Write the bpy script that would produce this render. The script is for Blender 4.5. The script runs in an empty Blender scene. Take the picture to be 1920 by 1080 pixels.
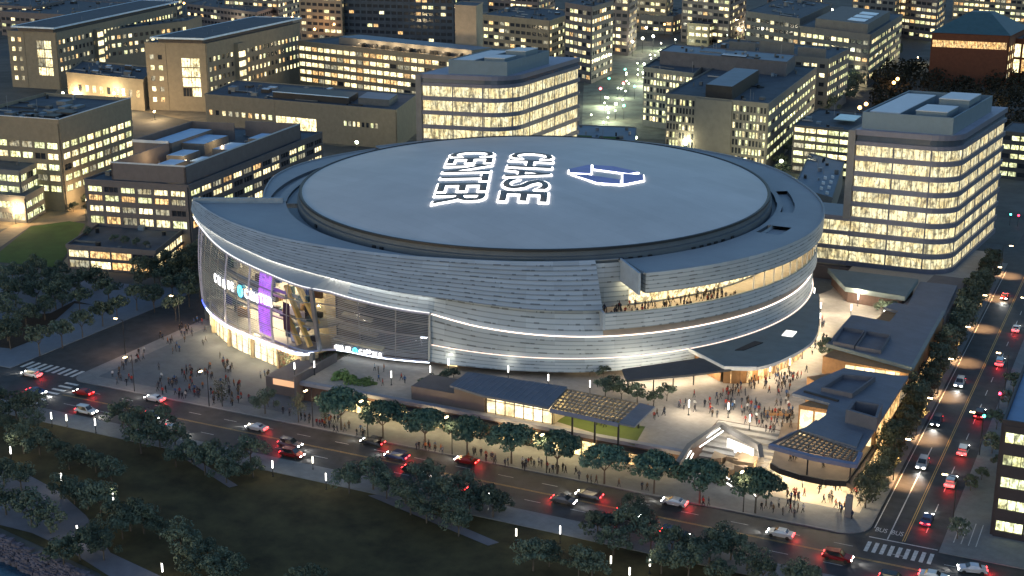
import bpy, bmesh, math, random
from mathutils import Vector, Matrix
R_ = math.radians
sc = bpy.context.scene
rnd = random.Random(7)

# ------------------------------------------------------------------ camera, sky, sun, exposure
FPX = 2600.0; DEP = math.atan(780/2600.0); YAW = math.atan(1310/(2600/math.cos(DEP))); CH = 108.0
cam = bpy.data.cameras.new("camera"); cam.lens = 36*FPX/1920; cam.sensor_width = 36
cam.clip_start = 1; cam.clip_end = 6000
camo = bpy.data.objects.new("camera", cam); sc.collection.objects.link(camo)
camo.location = (0, 0, CH); camo.rotation_euler = (math.pi/2-DEP, 0, YAW); sc.camera = camo

world = bpy.data.worlds.new("World"); sc.world = world; world.use_nodes = True
wn = world.node_tree; bg = wn.nodes["Background"]
sky = wn.nodes.new("ShaderNodeTexSky"); sky.sky_type = 'NISHITA'; sky.sun_disc = False
SUN_EL, SUN_ROT = 8.0, 205.0
sky.sun_elevation = R_(SUN_EL); sky.sun_rotation = R_(SUN_ROT); sky.dust_density = 0.6; sky.ozone_density = 2.5
wn.links.new(sky.outputs[0], bg.inputs[0]); bg.inputs[1].default_value = 0.15
sun = bpy.data.lights.new("sun", 'SUN'); sun.energy = 0.10; sun.angle = R_(12); sun.color = (0.8, 0.86, 1.0)
suno = bpy.data.objects.new("sun", sun); sc.collection.objects.link(suno)
suno.rotation_euler = (R_(90-28), 0, R_(180-SUN_ROT+90))
vs = sc.view_settings; vs.view_transform = 'Standard'; vs.look = 'None'; vs.gamma = 1; vs.exposure = 0.75
sc.render.engine = 'CYCLES'
try:
    sc.cycles.use_denoising = True; sc.cycles.max_bounces = 5; sc.cycles.diffuse_bounces = 2
    sc.cycles.glossy_bounces = 2; sc.cycles.transparent_max_bounces = 8; sc.cycles.caustics_reflective = False
    sc.cycles.caustics_refractive = False; sc.cycles.sample_clamp_indirect = 3
except Exception: pass

# ------------------------------------------------------------------ measuring: a photo pixel (1920 wide) on a level plane -> point
_cf, _sf = math.cos(DEP), math.sin(DEP)
_h = (-math.sin(YAW), math.cos(YAW)); _r = (math.cos(YAW), math.sin(YAW), 0)
_f = (_h[0]*_cf, _h[1]*_cf, -_sf); _u = (_h[0]*_sf, _h[1]*_sf, _cf)
def at(px, py, z=0.0):
    a = (px-960)/FPX; b = (540-py)/FPX
    d = [_f[i]+a*_r[i]+b*_u[i] for i in range(3)]; t = (z-CH)/d[2]
    return (d[0]*t, d[1]*t)
def proj(x, y, z):
    v = (x, y, z-CH); w = sum(v[i]*_f[i] for i in range(3))
    return 960+FPX*sum(v[i]*_r[i] for i in range(3))/w, 540-FPX*sum(v[i]*_u[i] for i in range(3))/w

# ------------------------------------------------------------------ mesh builder
class MB:
    def __init__(s): s.v = []; s.f = []; s.m = []; s.uv = {}
    def quad(s, a, b, c, d, m=0, uv=None):
        n = len(s.v); s.v += [tuple(a), tuple(b), tuple(c), tuple(d)]; s.f.append((n, n+1, n+2, n+3)); s.m.append(m)
        if uv: s.uv[len(s.f)-1] = uv
    def face(s, pts, m=0):
        n = len(s.v); s.v += [tuple(p) for p in pts]; s.f.append(tuple(range(n, n+len(pts)))); s.m.append(m)
    def hexa(s, p, m=0):
        n = len(s.v); s.v += [tuple(q) for q in p]
        for f in ((0,3,2,1), (4,5,6,7), (0,1,5,4), (1,2,6,5), (2,3,7,6), (3,0,4,7)):
            s.f.append(tuple(n+i for i in f)); s.m.append(m)
    def box(s, x0, y0, z0, x1, y1, z1, m=0):
        s.hexa([(x0,y0,z0), (x1,y0,z0), (x1,y1,z0), (x0,y1,z0), (x0,y0,z1), (x1,y0,z1), (x1,y1,z1), (x0,y1,z1)], m)
    def bar(s, a, b, w, h, m=0):
        a = Vector(a); b = Vector(b); d = (b-a).normalized()
        up = Vector((0,0,1)) if abs(d.z) < .95 else Vector((1,0,0))
        sx = d.cross(up).normalized()*w/2; sz = sx.cross(d).normalized()*h/2
        s.hexa([a-sx-sz, a+sx-sz, b+sx-sz, b-sx-sz, a-sx+sz, a+sx+sz, b+sx+sz, b-sx+sz], m)
    def prism(s, poly, z0, z1, m=0, mtop=None, bottom=True):
        A = sum(poly[i][0]*poly[(i+1)%len(poly)][1]-poly[(i+1)%len(poly)][0]*poly[i][1] for i in range(len(poly)))
        if A < 0: poly = poly[::-1]
        n = len(s.v); k = len(poly)
        s.v += [(p[0], p[1], z0) for p in poly]+[(p[0], p[1], z1) for p in poly]
        for i in range(k):
            j = (i+1) % k; s.f.append((n+i, n+j, n+k+j, n+k+i)); s.m.append(m)
        s.f.append(tuple(range(n+k, n+2*k))); s.m.append(m if mtop is None else mtop)
        if bottom: s.f.append(tuple(range(n+k-1, n-1, -1))); s.m.append(m)
    def cyl(s, x, y, z0, z1, r0, r1=None, n=8, m=0, cap=True):
        r1 = r0 if r1 is None else r1; k = len(s.v)
        for i in range(n):
            t = 2*math.pi*i/n; s.v.append((x+r0*math.cos(t), y+r0*math.sin(t), z0))
        for i in range(n):
            t = 2*math.pi*i/n; s.v.append((x+r1*math.cos(t), y+r1*math.sin(t), z1))
        for i in range(n):
            j = (i+1) % n; s.f.append((k+i, k+j, k+n+j, k+n+i)); s.m.append(m)
        if cap:
            s.f.append(tuple(range(k+n, k+2*n))); s.m.append(m); s.f.append(tuple(range(k+n-1, k-1, -1))); s.m.append(m)
    def tube(s, a, b, r0, r1, n=6, m=0):
        a = Vector(a); b = Vector(b); d = (b-a).normalized(); e = d.orthogonal().normalized(); g = d.cross(e); k = len(s.v)
        for c, r in ((a, r0), (b, r1)):
            for i in range(n):
                t = 2*math.pi*i/n; s.v.append(tuple(c+e*r*math.cos(t)+g*r*math.sin(t)))
        for i in range(n):
            j = (i+1) % n; s.f.append((k+i, k+j, k+n+j, k+n+i)); s.m.append(m)
        s.f.append(tuple(range(k+n, k+2*n))); s.m.append(m); s.f.append(tuple(range(k+n-1, k-1, -1))); s.m.append(m)
    def mesh(s, name, mats, smooth=False):
        me = bpy.data.meshes.new(name); me.from_pydata(s.v, [], s.f)
        for q in (mats if isinstance(mats, (list, tuple)) else [mats]): me.materials.append(q)
        if any(s.m): me.polygons.foreach_set('material_index', s.m)
        if smooth: me.polygons.foreach_set('use_smooth', [True]*len(s.f))
        if s.uv:
            ul = me.uv_layers.new(name='UVMap')
            for i, p in enumerate(me.polygons):
                q = s.uv.get(i)
                if q:
                    for li, c in zip(p.loop_indices, q): ul.data[li].uv = c
        me.update(); return me
    def build(s, name, mats, parent=None, loc=None, smooth=False):
        return link(name, s.mesh(name, mats, smooth), parent, loc)

WM = {}   # world matrix of every Empty or part built here
def link(name, data, parent=None, loc=None):
    o = bpy.data.objects.new(name, data); sc.collection.objects.link(o); m = Matrix.Identity(4)
    if loc is not None: o.location = loc; m = Matrix.Translation(loc)
    if parent:
        o.parent = parent; pm = WM.get(parent.name, Matrix.Identity(4))
        if loc is None: o.matrix_parent_inverse = pm.inverted()
        else: m = pm @ m
    WM[o.name] = m; return o
def tag(o, label, cat, group=None, kind=None):
    o['label'] = label; o['category'] = cat
    if group: o['group'] = group
    if kind: o['kind'] = kind
    return o
def thing(name, label, cat, loc=(0,0,0), group=None):
    o = bpy.data.objects.new(name, None); sc.collection.objects.link(o); o.location = loc
    o.empty_display_size = 1; WM[o.name] = Matrix.Translation(loc); return tag(o, label, cat, group)
def struct(o): o['kind'] = 'structure'; return o

# ------------------------------------------------------------------ materials
MATS = {}
def mat(name, col, rough=0.8, metal=0.0, var=0.15, scale=0.4, bump=0.0, spec=0.3, objcol=False, rand=0.0, scale3=None):
    if name in MATS: return MATS[name]
    m = bpy.data.materials.new(name); m.use_nodes = True; nt = m.node_tree; b = nt.nodes['Principled BSDF']
    b.inputs['Roughness'].default_value = rough; b.inputs['Metallic'].default_value = metal
    b.inputs['Specular IOR Level'].default_value = spec
    tc = nt.nodes.new('ShaderNodeTexCoord'); src = tc.outputs['Object']
    if scale3:
        mp = nt.nodes.new('ShaderNodeMapping'); mp.inputs['Scale'].default_value = scale3; nt.links.new(src, mp.inputs[0]); src = mp.outputs[0]
    no = nt.nodes.new('ShaderNodeTexNoise'); no.inputs['Scale'].default_value = scale; no.inputs['Detail'].default_value = 6
    no.inputs['Roughness'].default_value = 0.65
    nt.links.new(src, no.inputs['Vector'])
    mr = nt.nodes.new('ShaderNodeMapRange'); mr.inputs['From Min'].default_value = 0.3; mr.inputs['From Max'].default_value = 0.7
    mr.inputs['To Min'].default_value = 1-var; mr.inputs['To Max'].default_value = 1+var
    nt.links.new(no.outputs[0], mr.inputs[0])
    mx = nt.nodes.new('ShaderNodeVectorMath'); mx.operation = 'SCALE'
    if objcol:
        oi = nt.nodes.new('ShaderNodeObjectInfo'); nt.links.new(oi.outputs['Color'], mx.inputs[0])
    else: mx.inputs[0].default_value = col[:3]
    fac = mr.outputs[0]
    if rand:
        oi = nt.nodes.new('ShaderNodeObjectInfo'); m2 = nt.nodes.new('ShaderNodeMapRange')
        m2.inputs['To Min'].default_value = 1-rand; m2.inputs['To Max'].default_value = 1+rand
        nt.links.new(oi.outputs['Random'], m2.inputs[0]); mu = nt.nodes.new('ShaderNodeMath'); mu.operation = 'MULTIPLY'
        nt.links.new(fac, mu.inputs[0]); nt.links.new(m2.outputs[0], mu.inputs[1]); fac = mu.outputs[0]
    nt.links.new(fac, mx.inputs['Scale']); nt.links.new(mx.outputs[0], b.inputs['Base Color'])
    if bump:
        bp = nt.nodes.new('ShaderNodeBump'); bp.inputs['Strength'].default_value = bump; bp.inputs['Distance'].default_value = 0.2
        nt.links.new(no.outputs[0], bp.inputs['Height']); nt.links.new(bp.outputs[0], b.inputs['Normal'])
    MATS[name] = m; return m
def emit(name, col, st, sample=False):
    if name in MATS: return MATS[name]
    m = bpy.data.materials.new(name); m.use_nodes = True; b = m.node_tree.nodes['Principled BSDF']
    b.inputs['Base Color'].default_value = (.6, .6, .6, 1); b.inputs['Emission Color'].default_value = (*col, 1)
    b.inputs['Emission Strength'].default_value = st
    m.cycles.emission_sampling = 'FRONT_BACK' if sample else 'NONE'
    MATS[name] = m; return m
def lit_window(name, col, st, lo=0.35, scale=0.9, dark=(.05, .04, .03), rnd_amt=0.35, zs=1.0):
    """an inhabited room seen through its pane: light broken up by furniture, people, blinds"""
    m = bpy.data.materials.new(name); m.use_nodes = True; nt = m.node_tree; b = nt.nodes['Principled BSDF']
    b.inputs['Base Color'].default_value = (.08, .08, .08, 1); b.inputs['Roughness'].default_value = .25
    ge = nt.nodes.new('ShaderNodeNewGeometry'); mp = nt.nodes.new('ShaderNodeMapping'); mp.inputs['Scale'].default_value = (1, 1, zs)
    nt.links.new(ge.outputs['Position'], mp.inputs[0])
    no = nt.nodes.new('ShaderNodeTexNoise'); no.inputs['Scale'].default_value = scale; no.inputs['Detail'].default_value = 5
    no.inputs['Roughness'].default_value = .7; nt.links.new(mp.outputs[0], no.inputs['Vector'])
    mr = nt.nodes.new('ShaderNodeMapRange'); mr.inputs['From Min'].default_value = .40; mr.inputs['From Max'].default_value = .56
    mr.inputs['To Min'].default_value = lo; mr.inputs['To Max'].default_value = 1; nt.links.new(no.outputs[0], mr.inputs[0])
    n5 = nt.nodes.new('ShaderNodeTexNoise'); n5.inputs['Scale'].default_value = 1.0; n5.inputs['Detail'].default_value = 3; nt.links.new(ge.outputs['Position'], n5.inputs['Vector'])
    r5 = nt.nodes.new('ShaderNodeMapRange'); r5.inputs['From Min'].default_value = .54; r5.inputs['From Max'].default_value = .60; r5.inputs['To Min'].default_value = 1; r5.inputs['To Max'].default_value = .45; nt.links.new(n5.outputs[0], r5.inputs[0])
    mm5 = nt.nodes.new('ShaderNodeMath'); mm5.operation = 'MULTIPLY'; nt.links.new(mr.outputs[0], mm5.inputs[0]); nt.links.new(r5.outputs[0], mm5.inputs[1]); mr = mm5
    oi = nt.nodes.new('ShaderNodeObjectInfo'); m2 = nt.nodes.new('ShaderNodeMapRange')
    m2.inputs['To Min'].default_value = st*1.12*(1-rnd_amt); m2.inputs['To Max'].default_value = st*1.12*(1+rnd_amt); nt.links.new(oi.outputs['Random'], m2.inputs[0])
    mu = nt.nodes.new('ShaderNodeMath'); mu.operation = 'MULTIPLY'; nt.links.new(mr.outputs[0], mu.inputs[0]); nt.links.new(m2.outputs[0], mu.inputs[1])
    n2 = nt.nodes.new('ShaderNodeTexNoise'); n2.inputs['Scale'].default_value = scale*.35; nt.links.new(ge.outputs['Position'], n2.inputs['Vector'])
    rp = nt.nodes.new('ShaderNodeMix'); rp.data_type = 'RGBA'; rp.inputs[6].default_value = (*[c*k for c, k in zip(col, (.95, .84, .66))], 1); rp.inputs[7].default_value = (*col, 1)
    mr3 = nt.nodes.new('ShaderNodeMapRange'); mr3.inputs['From Min'].default_value = .35; mr3.inputs['From Max'].default_value = .6
    nt.links.new(n2.outputs[0], mr3.inputs[0]); nt.links.new(mr3.outputs[0], rp.inputs[0])
    nt.links.new(rp.outputs[2], b.inputs['Emission Color']); nt.links.new(mu.outputs[0], b.inputs['Emission Strength'])
    m.cycles.emission_sampling = 'NONE'; MATS[name] = m; return m

ASPH = mat('asphalt', (.040, .042, .044), .7, var=.38, scale=.35, bump=.1)
GROUND = mat('city_ground', (.085, .085, .078), .9, var=.4, scale=.06)
WALK = mat('sidewalk_concrete', (.17, .18, .185), .85, var=.15, scale=.6)
PLAZA = mat('plaza_paving', (.11, .125, .14), .8, var=.16, scale=.35)
DECKM = mat('deck_paving', (.34, .30, .26), .8, var=.12, scale=.7)
KERB = mat('kerb_stone', (.25, .25, .25), .8)
LAWN = mat('park_grass', (.050, .042, .017), .95, var=.6, scale=.16, bump=.3)
LAWN2 = mat('bright_lawn', (.05, .10, .02), .95, var=.25, scale=.2)
PATHM = mat('park_path', (.13, .13, .15), .85, var=.12, scale=.5)
EARTH = mat('bare_earth', (.035, .025, .018), .95, var=.3)
PAINT = mat('road_paint', (.5, .5, .48), .7, var=.35, scale=2)
YPAINT = mat('yellow_paint', (.45, .30, .10), .7, var=.3, scale=2)
WATER = mat('bay_water', (.006, .045, .08), .12, var=.3, scale=.3, bump=.35, spec=.6)
ROCK = mat('riprap_rock', (.10, .095, .125), .9, var=.5, scale=1.2)
ROOFG = mat('arena_roof_membrane', (.52, .50, .49), .5, var=.09, scale=.06)
SHELLROOF = mat('arena_ring_roof', (.26, .29, .32), .6, var=.07, scale=.09)
DRUM = mat('arena_drum', (.10, .12, .14), .6, var=.12, scale=.3)
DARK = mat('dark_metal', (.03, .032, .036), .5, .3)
STEEL = mat('grey_steel', (.25, .27, .3), .4, .6)
CONC = mat('concrete_wall', (.20, .195, .18), .85, var=.1)
TAN = mat('tan_stone', (.235, .20, .145), .85, var=.12, scale=.5, rand=.06)
BROWN = mat('brown_panel', (.15, .12, .11), .8, var=.12, scale=.5)
MAUVE = mat('mauve_panel', (.14, .122, .12), .75, var=.12, scale=.5)
GREYW = mat('grey_cladding', (.13, .13, .125), .75, var=.15, scale=.4)
TERRA = mat('terracotta_brick', (.11, .04, .022), .85, var=.15, scale=.6)
BLUEROOF = mat('blue_roof', (.14, .19, .24), .6, var=.12, scale=.2)
DARKROOF = mat('dark_roof', (.055, .07, .09), .75, var=.3, scale=.25)
PALEROOF = mat('pale_roof_panel', (.5, .55, .6), .5, var=.06)
TOWERM = mat('tower_mauve_metal', (.15, .16, .21), .45, .2, var=.1)
PENT = mat('penthouse_screen', (.13, .19, .24), .55, .2, var=.08)
BRICKD = mat('brown_brick', (.12, .075, .06), .85, var=.15, scale=1.2)
WOOD = mat('wood_slats', (.30, .16, .07), .7, var=.2, scale=1.0)
SLATE = mat('pavilion_roof_slate', (.13, .145, .18), .6, var=.12, scale=.3)
GREENROOF = mat('sage_roof', (.17, .20, .20), .7, var=.12, scale=.3)
WHITEW = mat('white_wall', (.7, .7, .68), .7)
BARK = mat('tree_bark', (.10, .085, .07), .9, var=.3, scale=3)
SKIN = mat('skin', (.40, .24, .16), .6); HAIR = mat('dark_hair', (.02, .015, .01), .6)
TROUS = mat('dark_trousers', (.02, .022, .03), .8, rand=.5); CLOTH = mat('clothing', (1, 1, 1), .8, objcol=True, var=.08, scale=3)
CARP = mat('car_paint', (1, 1, 1), .25, .3, objcol=True, var=.02); TYRE = mat('tyre_rubber', (.02, .02, .02), .8)
GLASSD = mat('dark_glass', (.02, .025, .03), .08, .0, var=.2, spec=.8)
WINDARK = mat('unlit_window', (.025, .03, .04), .12, var=.3, spec=.7)
LW = [lit_window('lit_window_cream', (1.0, .87, .50), 1.5, .3, zs=.5), lit_window('lit_window_green', (.86, .92, .50), 1.25, .25, 1.1, zs=.5),
      lit_window('lit_window_orange', (1.0, .62, .26), .9, .2, 1.2, zs=.5), lit_window('lit_window_dim', (.9, .85, .6), .35, .2, 1.2, zs=.4)]
LTOWER = lit_window('lit_office_floor', (1.0, .89, .53), .78, .22, 1.0, rnd_amt=.12, zs=.22)
LSHOP = lit_window('lit_shop_window', (1.0, .76, .34), 1.7, .3, .7)
LHALL = lit_window('lit_hall_window', (1.0, .80, .45), 1.5, .45, .5)
EWHITE = emit('white_lamp', (1, .96, .88), 4); EWARM = emit('warm_lamp', (1, .72, .35), 9); EORANGE = emit('sodium_lamp', (1, .45, .12), 9)
EGREENL = emit('green_signal', (.1, 1, .5), 8); ERED = emit('red_light', (1, .03, .03), 6)
ESTRIP = emit('strip_light_warm', (1, .80, .66), 1.5, True); ESTRIPW = emit('strip_light_white', (1, .93, .82), 6, True)
ESIGN = emit('sign_white', (1, 1, 1), 3.0, True)
EBLUE = emit('led_blue', (.02, .07, 1), 2.2); ELEDW = emit('led_white', (.75, .85, 1), 2.0); ECYAN = emit('logo_cyan', (.02, .65, .9), 1.6)
EPURPLE = lit_window('purple_screen', (.65, .12, .95), 1.2, .6, .5, rnd_amt=0)
EPURPLE.node_tree.nodes['Mix'].inputs[6].default_value = (.5, .15, .9, 1)

def glass_mat(name, tint=(.80, .85, .95), mixv=.07):
    m = bpy.data.materials.new(name); m.use_nodes = True; nt = m.node_tree; nt.nodes.clear()
    out = nt.nodes.new('ShaderNodeOutputMaterial'); tr = nt.nodes.new('ShaderNodeBsdfTransparent'); tr.inputs[0].default_value = (*tint, 1)
    gl = nt.nodes.new('ShaderNodeBsdfGlossy'); gl.inputs['Roughness'].default_value = .06; gl.inputs[0].default_value = (.8, .85, 1, 1)
    mi = nt.nodes.new('ShaderNodeMixShader'); mi.inputs[0].default_value = mixv
    nt.links.new(tr.outputs[0], mi.inputs[1]); nt.links.new(gl.outputs[0], mi.inputs[2]); nt.links.new(mi.outputs[0], out.inputs[0])
    return m
GLASS = glass_mat('clear_glass')

def rib_mat():
    """metal cladding: short dark reveals scattered between the panel rows"""
    m = mat('metal_cladding', (.33, .385, .44), .48, .12, var=.06, scale=.12); nt = m.node_tree; b = nt.nodes['Principled BSDF']
    old = b.inputs['Base Color'].links[0].from_socket
    N = nt.nodes.new; K = nt.links.new
    def M(op, x, y=None):
        n = N('ShaderNodeMath'); n.operation = op
        for i, q in enumerate((x, y)):
            if q is None: continue
            if isinstance(q, (int, float)): n.inputs[i].default_value = q
            else: K(q, n.inputs[i])
        return n.outputs[0]
    uv = N('ShaderNodeUVMap'); sp = N('ShaderNodeSeparateXYZ'); K(uv.outputs[0], sp.inputs[0]); u, v = sp.outputs[0], sp.outputs[1]
    row = M('DIVIDE', v, .9); fr = M('FRACT', row); fl = M('FLOOR', row)
    cb = N('ShaderNodeCombineXYZ'); K(M('MULTIPLY', u, .55), cb.inputs[0]); K(M('MULTIPLY', fl, 7.3), cb.inputs[1])
    no = N('ShaderNodeTexNoise'); no.inputs['Scale'].default_value = 1.0; no.inputs['Detail'].default_value = 1; K(cb.outputs[0], no.inputs['Vector'])
    dash = M('MULTIPLY', M('GREATER_THAN', no.outputs[0], .585), M('LESS_THAN', fr, .30))   # open reveals along the lower lap of a row
    line = M('MULTIPLY', M('LESS_THAN', fr, .22), .36)                                       # shadow gap between rows
    c2 = N('ShaderNodeCombineXYZ'); K(M('MULTIPLY', u, .16), c2.inputs[0]); K(M('MULTIPLY', fl, 3.1), c2.inputs[1])
    n2 = N('ShaderNodeTexWhiteNoise'); n2.noise_dimensions = '2D'; c3 = N('ShaderNodeVectorMath'); c3.operation = 'FLOOR'; K(c2.outputs[0], c3.inputs[0]); K(c3.outputs[0], n2.inputs['Vector'])
    tone = M('ADD', M('MULTIPLY', n2.outputs['Value'], .22), .89)
    f = M('MULTIPLY', tone, M('SUBTRACT', 1.0, M('MAXIMUM', M('MULTIPLY', dash, .62), line)))
    sc_ = N('ShaderNodeVectorMath'); sc_.operation = 'SCALE'; K(old, sc_.inputs[0]); K(f, sc_.inputs['Scale']); K(sc_.outputs[0], b.inputs['Base Color'])
    return m
RIB = rib_mat()
def seams(m, w, h, k):
    nt = m.node_tree; b = nt.nodes['Principled BSDF']; old = b.inputs['Base Color'].links[0].from_socket; tc = nt.nodes.new('ShaderNodeTexCoord')
    mp = nt.nodes.new('ShaderNodeMapping'); mp.inputs['Rotation'].default_value = (0, 0, YAW); nt.links.new(tc.outputs['Object'], mp.inputs[0])
    br = nt.nodes.new('ShaderNodeTexBrick'); br.inputs['Scale'].default_value = 1; br.inputs['Brick Width'].default_value = w; br.inputs['Row Height'].default_value = h; br.inputs['Mortar Size'].default_value = .035
    br.inputs['Color1'].default_value = (1, 1, 1, 1); br.inputs['Color2'].default_value = (1-k*.4,)*3+(1,); br.inputs['Mortar'].default_value = (1-k,)*3+(1,); nt.links.new(mp.outputs[0], br.inputs['Vector'])
    mm = nt.nodes.new('ShaderNodeMix'); mm.data_type = 'RGBA'; mm.blend_type = 'MULTIPLY'; mm.inputs[0].default_value = 1
    nt.links.new(old, mm.inputs[6]); nt.links.new(br.outputs[0], mm.inputs[7]); nt.links.new(mm.outputs[2], b.inputs['Base Color'])
seams(ROOFG, 26, 3.2, .15); seams(SHELLROOF, 9, 3, .10); seams(PLAZA, 2.4, 1.2, .16); seams(DECKM, 2.4, 1.2, .14); seams(WALK, 1.8, 1.8, .14); seams(SLATE, 30, .9, .2)
def leaf_mat(name, c1, c2):
    m = bpy.data.materials.new(name); m.use_nodes = True; nt = m.node_tree; b = nt.nodes['Principled BSDF']
    b.inputs['Roughness'].default_value = .75; b.inputs['Specular IOR Level'].default_value = .15
    tc = nt.nodes.new('ShaderNodeTexCoord'); no = nt.nodes.new('ShaderNodeTexNoise'); no.inputs['Scale'].default_value = .9; no.inputs['Detail'].default_value = 3
    oi = nt.nodes.new('ShaderNodeObjectInfo'); ad = nt.nodes.new('ShaderNodeVectorMath'); nt.links.new(tc.outputs['Object'], ad.inputs[0])
    nt.links.new(oi.outputs['Location'], ad.inputs[1]); nt.links.new(ad.outputs[0], no.inputs['Vector'])
    mr = nt.nodes.new('ShaderNodeMapRange'); mr.inputs['From Min'].default_value = .35; mr.inputs['From Max'].default_value = .65; nt.links.new(no.outputs[0], mr.inputs[0])
    mx = nt.nodes.new('ShaderNodeMix'); mx.data_type = 'RGBA'; mx.inputs[6].default_value = (*c1, 1); mx.inputs[7].default_value = (*c2, 1)
    nt.links.new(mr.outputs[0], mx.inputs[0]); hs = nt.nodes.new('ShaderNodeHueSaturation')
    m3 = nt.nodes.new('ShaderNodeMapRange'); m3.inputs['To Min'].default_value = .72; m3.inputs['To Max'].default_value = 1.3
    nt.links.new(oi.outputs['Random'], m3.inputs[0]); nt.links.new(m3.outputs[0], hs.inputs['Value']); nt.links.new(mx.outputs[2], hs.inputs['Color'])
    nt.links.new(hs.outputs[0], b.inputs['Base Color']); return m
LEAF_STREET = leaf_mat('leaf_street', (.045, .085, .065), (.10, .165, .12))
LEAF_PARK = leaf_mat('leaf_park', (.055, .075, .055), (.115, .145, .105))
LEAF_ROW = leaf_mat('leaf_row', (.06, .075, .05), (.12, .135, .095))
LEAF_LIT = leaf_mat('leaf_lit', (.10, .16, .05), (.20, .28, .10))  # leaf tones brightened to carry the light on the shrubs
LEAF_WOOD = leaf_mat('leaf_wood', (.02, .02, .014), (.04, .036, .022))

def lamp_light(x, y, z, power, col=(1, .78, .48), rad=.4, parent=None, spot=None):
    L = bpy.data.lights.new('lamp_light', 'SPOT' if spot else 'POINT'); L.energy = power*4.2; L.color = col; L.shadow_soft_size = rad
    if spot: L.spot_size = R_(spot); L.spot_blend = .9
    o = bpy.data.objects.new('lamp_light', L); sc.collection.objects.link(o)
    o.location = (x, y, z)
    if parent: o.parent = parent; o.matrix_parent_inverse = WM[parent.name].inverted()
    return o
# ------------------------------------------------------------------ the setting: ground, roads, walks, park, water
def sheet(name, poly, z, m, zb=None):
    b = MB()
    if zb is None: b.face([(p[0], p[1], z) for p in ccw(poly)], 0)
    else: b.prism(poly, zb, z)
    return struct(b.build(name, m))
def ccw(poly):
    A = sum(poly[i][0]*poly[(i+1) % len(poly)][1]-poly[(i+1) % len(poly)][0]*poly[i][1] for i in range(len(poly)))
    return poly if A > 0 else poly[::-1]
def rect(x0, y0, x1, y1): return [(x0, y0), (x1, y0), (x1, y1), (x0, y1)]
def pts(l, z=0): return [at(x, y, z) for x, y in l]

SHORE = [(-420, 196), (-215, 162), (-188, 157.5), (-170, 153.4), (-156, 151), (-147, 149.2), (-120, 139), (-60, 110)]
land = SHORE+[(1500, 60), (2600, 4200), (-4200, 4200), (-2500, 300)]
g = MB(); g.face([(p[0], p[1], -.02) for p in ccw(land)]); struct(g.build('ground', GROUND))
sheet('water', [(-2500, -900), (1600, -900), (1600, 160), (-2500, 300)], -2.6, WATER)
# road along the park, street on the left, street on the right, and the streets further off
sheet('road', [(-1200, 202), (900, 202), (900, 217.5), (-1200, 217.5)], .006, ASPH)
sheet('road', rect(-231.5, 217.5, -214.3, 900), .006, ASPH)
sheet('road', rect(-38.5, 217.5, -26.5, 900), .006, ASPH)
sheet('road', [(-230, 408), (-38.5, 408), (-38.5, 430), (-230, 430)], .010, ASPH)
sheet('road', [(-900, 620), (600, 700), (600, 722), (-900, 642)], .012, ASPH)
for a, b in (((1100, 250), (1260, 60)), ((1560, 240), (1760, 30))):
    p, q = at(*a), at(*b); sheet('road', [(p[0]-9, p[1]), (p[0]+9, p[1]), (q[0]+9, q[1]), (q[0]-9, q[1])], .016, ASPH)
def walk(poly, m=WALK, z=.14): return sheet('sidewalk', poly, z, m, -.01)
# park side walk, lawn
walk([(-400, 196.2), (-62, 196.2), (60, 196.2), (60, 202), (-400, 202)])
sheet('lawn', [(-420, 196.2), (60, 196.2), (60, 120), (-60, 112), (-120, 141.5), (-147, 151.6), (-156, 153.4), (-170, 156), (-215, 165), (-420, 199)], .05, LAWN)
sheet('path', pts([(345, 860), (362, 858), (446, 911), (430, 915)]), .10, PATHM)
sheet('path', pts([(690, 930), (720, 926), (936, 1018), (915, 1024)]), .10, PATHM)
sheet('path', pts([(-260, 800), (0, 868), (48, 888), (110, 922), (162, 968), (207, 1037), (310, 1085), (250, 1110), (125, 1030), (60, 1000), (0, 985), (-260, 930)]), .09, PATHM)
# left block: square with planting bed
walk([(-420, 217.5), (-231.5, 217.5), (-231.5, 286), (-300, 272), (-420, 246)], mat('square_paving', (.13, .16, .20), .8, var=.1, scale=.4))
sheet('planting_bed', pts([(-120, 640), (22, 655), (60, 640), (140, 570), (175, 573), (140, 565), (95, 588), (0, 600), (-120, 560)]), .17, EARTH)
sheet('lawn', pts([(0, 472), (58, 425), (130, 415), (160, 420), (108, 503), (0, 492)]), .08, LAWN2)
sheet('path', pts([(-60, 470), (60, 402), (160, 392), (160, 414), (58, 424), (-60, 505)]), .07, mat('courtyard_paving', (.30, .22, .13), .8, var=.2))
sheet('sidewalk', pts([(108, 503), (130, 478), (130, 506)]), .12, mat('courtyard_paving', 0))
# west plaza with its walks, kerb corner rounded
def arc(cx, cy, r, a0, a1, n=8): return [(cx+r*math.cos(R_(a0+(a1-a0)*i/n)), cy+r*math.sin(R_(a0+(a1-a0)*i/n))) for i in range(n+1)]
blk = arc(-210.3, 221.5, 4, 180, 270)+arc(-43.5, 222.5, 5, 270, 360)+[(-38.5, 408), (-214.3, 408)]
walk(blk, WALK, .14)
CYM = mat('courtyard_glow', (.22, .18, .12), .85, var=.35, scale=.15)  # lamp glow on the ground put into a lighter, warmer paving colour
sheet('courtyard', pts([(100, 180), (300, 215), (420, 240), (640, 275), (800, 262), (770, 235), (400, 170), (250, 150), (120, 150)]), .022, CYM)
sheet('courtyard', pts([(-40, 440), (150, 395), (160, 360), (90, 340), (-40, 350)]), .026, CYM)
sheet('courtyard', pts([(1090, 256), (1250, 262), (1240, 180), (1300, 90), (1140, 84), (1095, 150)]), .024, mat('ground_glow', (.14, .15, .12), .8, var=.5, scale=.12))  # sheet of lighter asphalt, the street's lit look put into its colour
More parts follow.
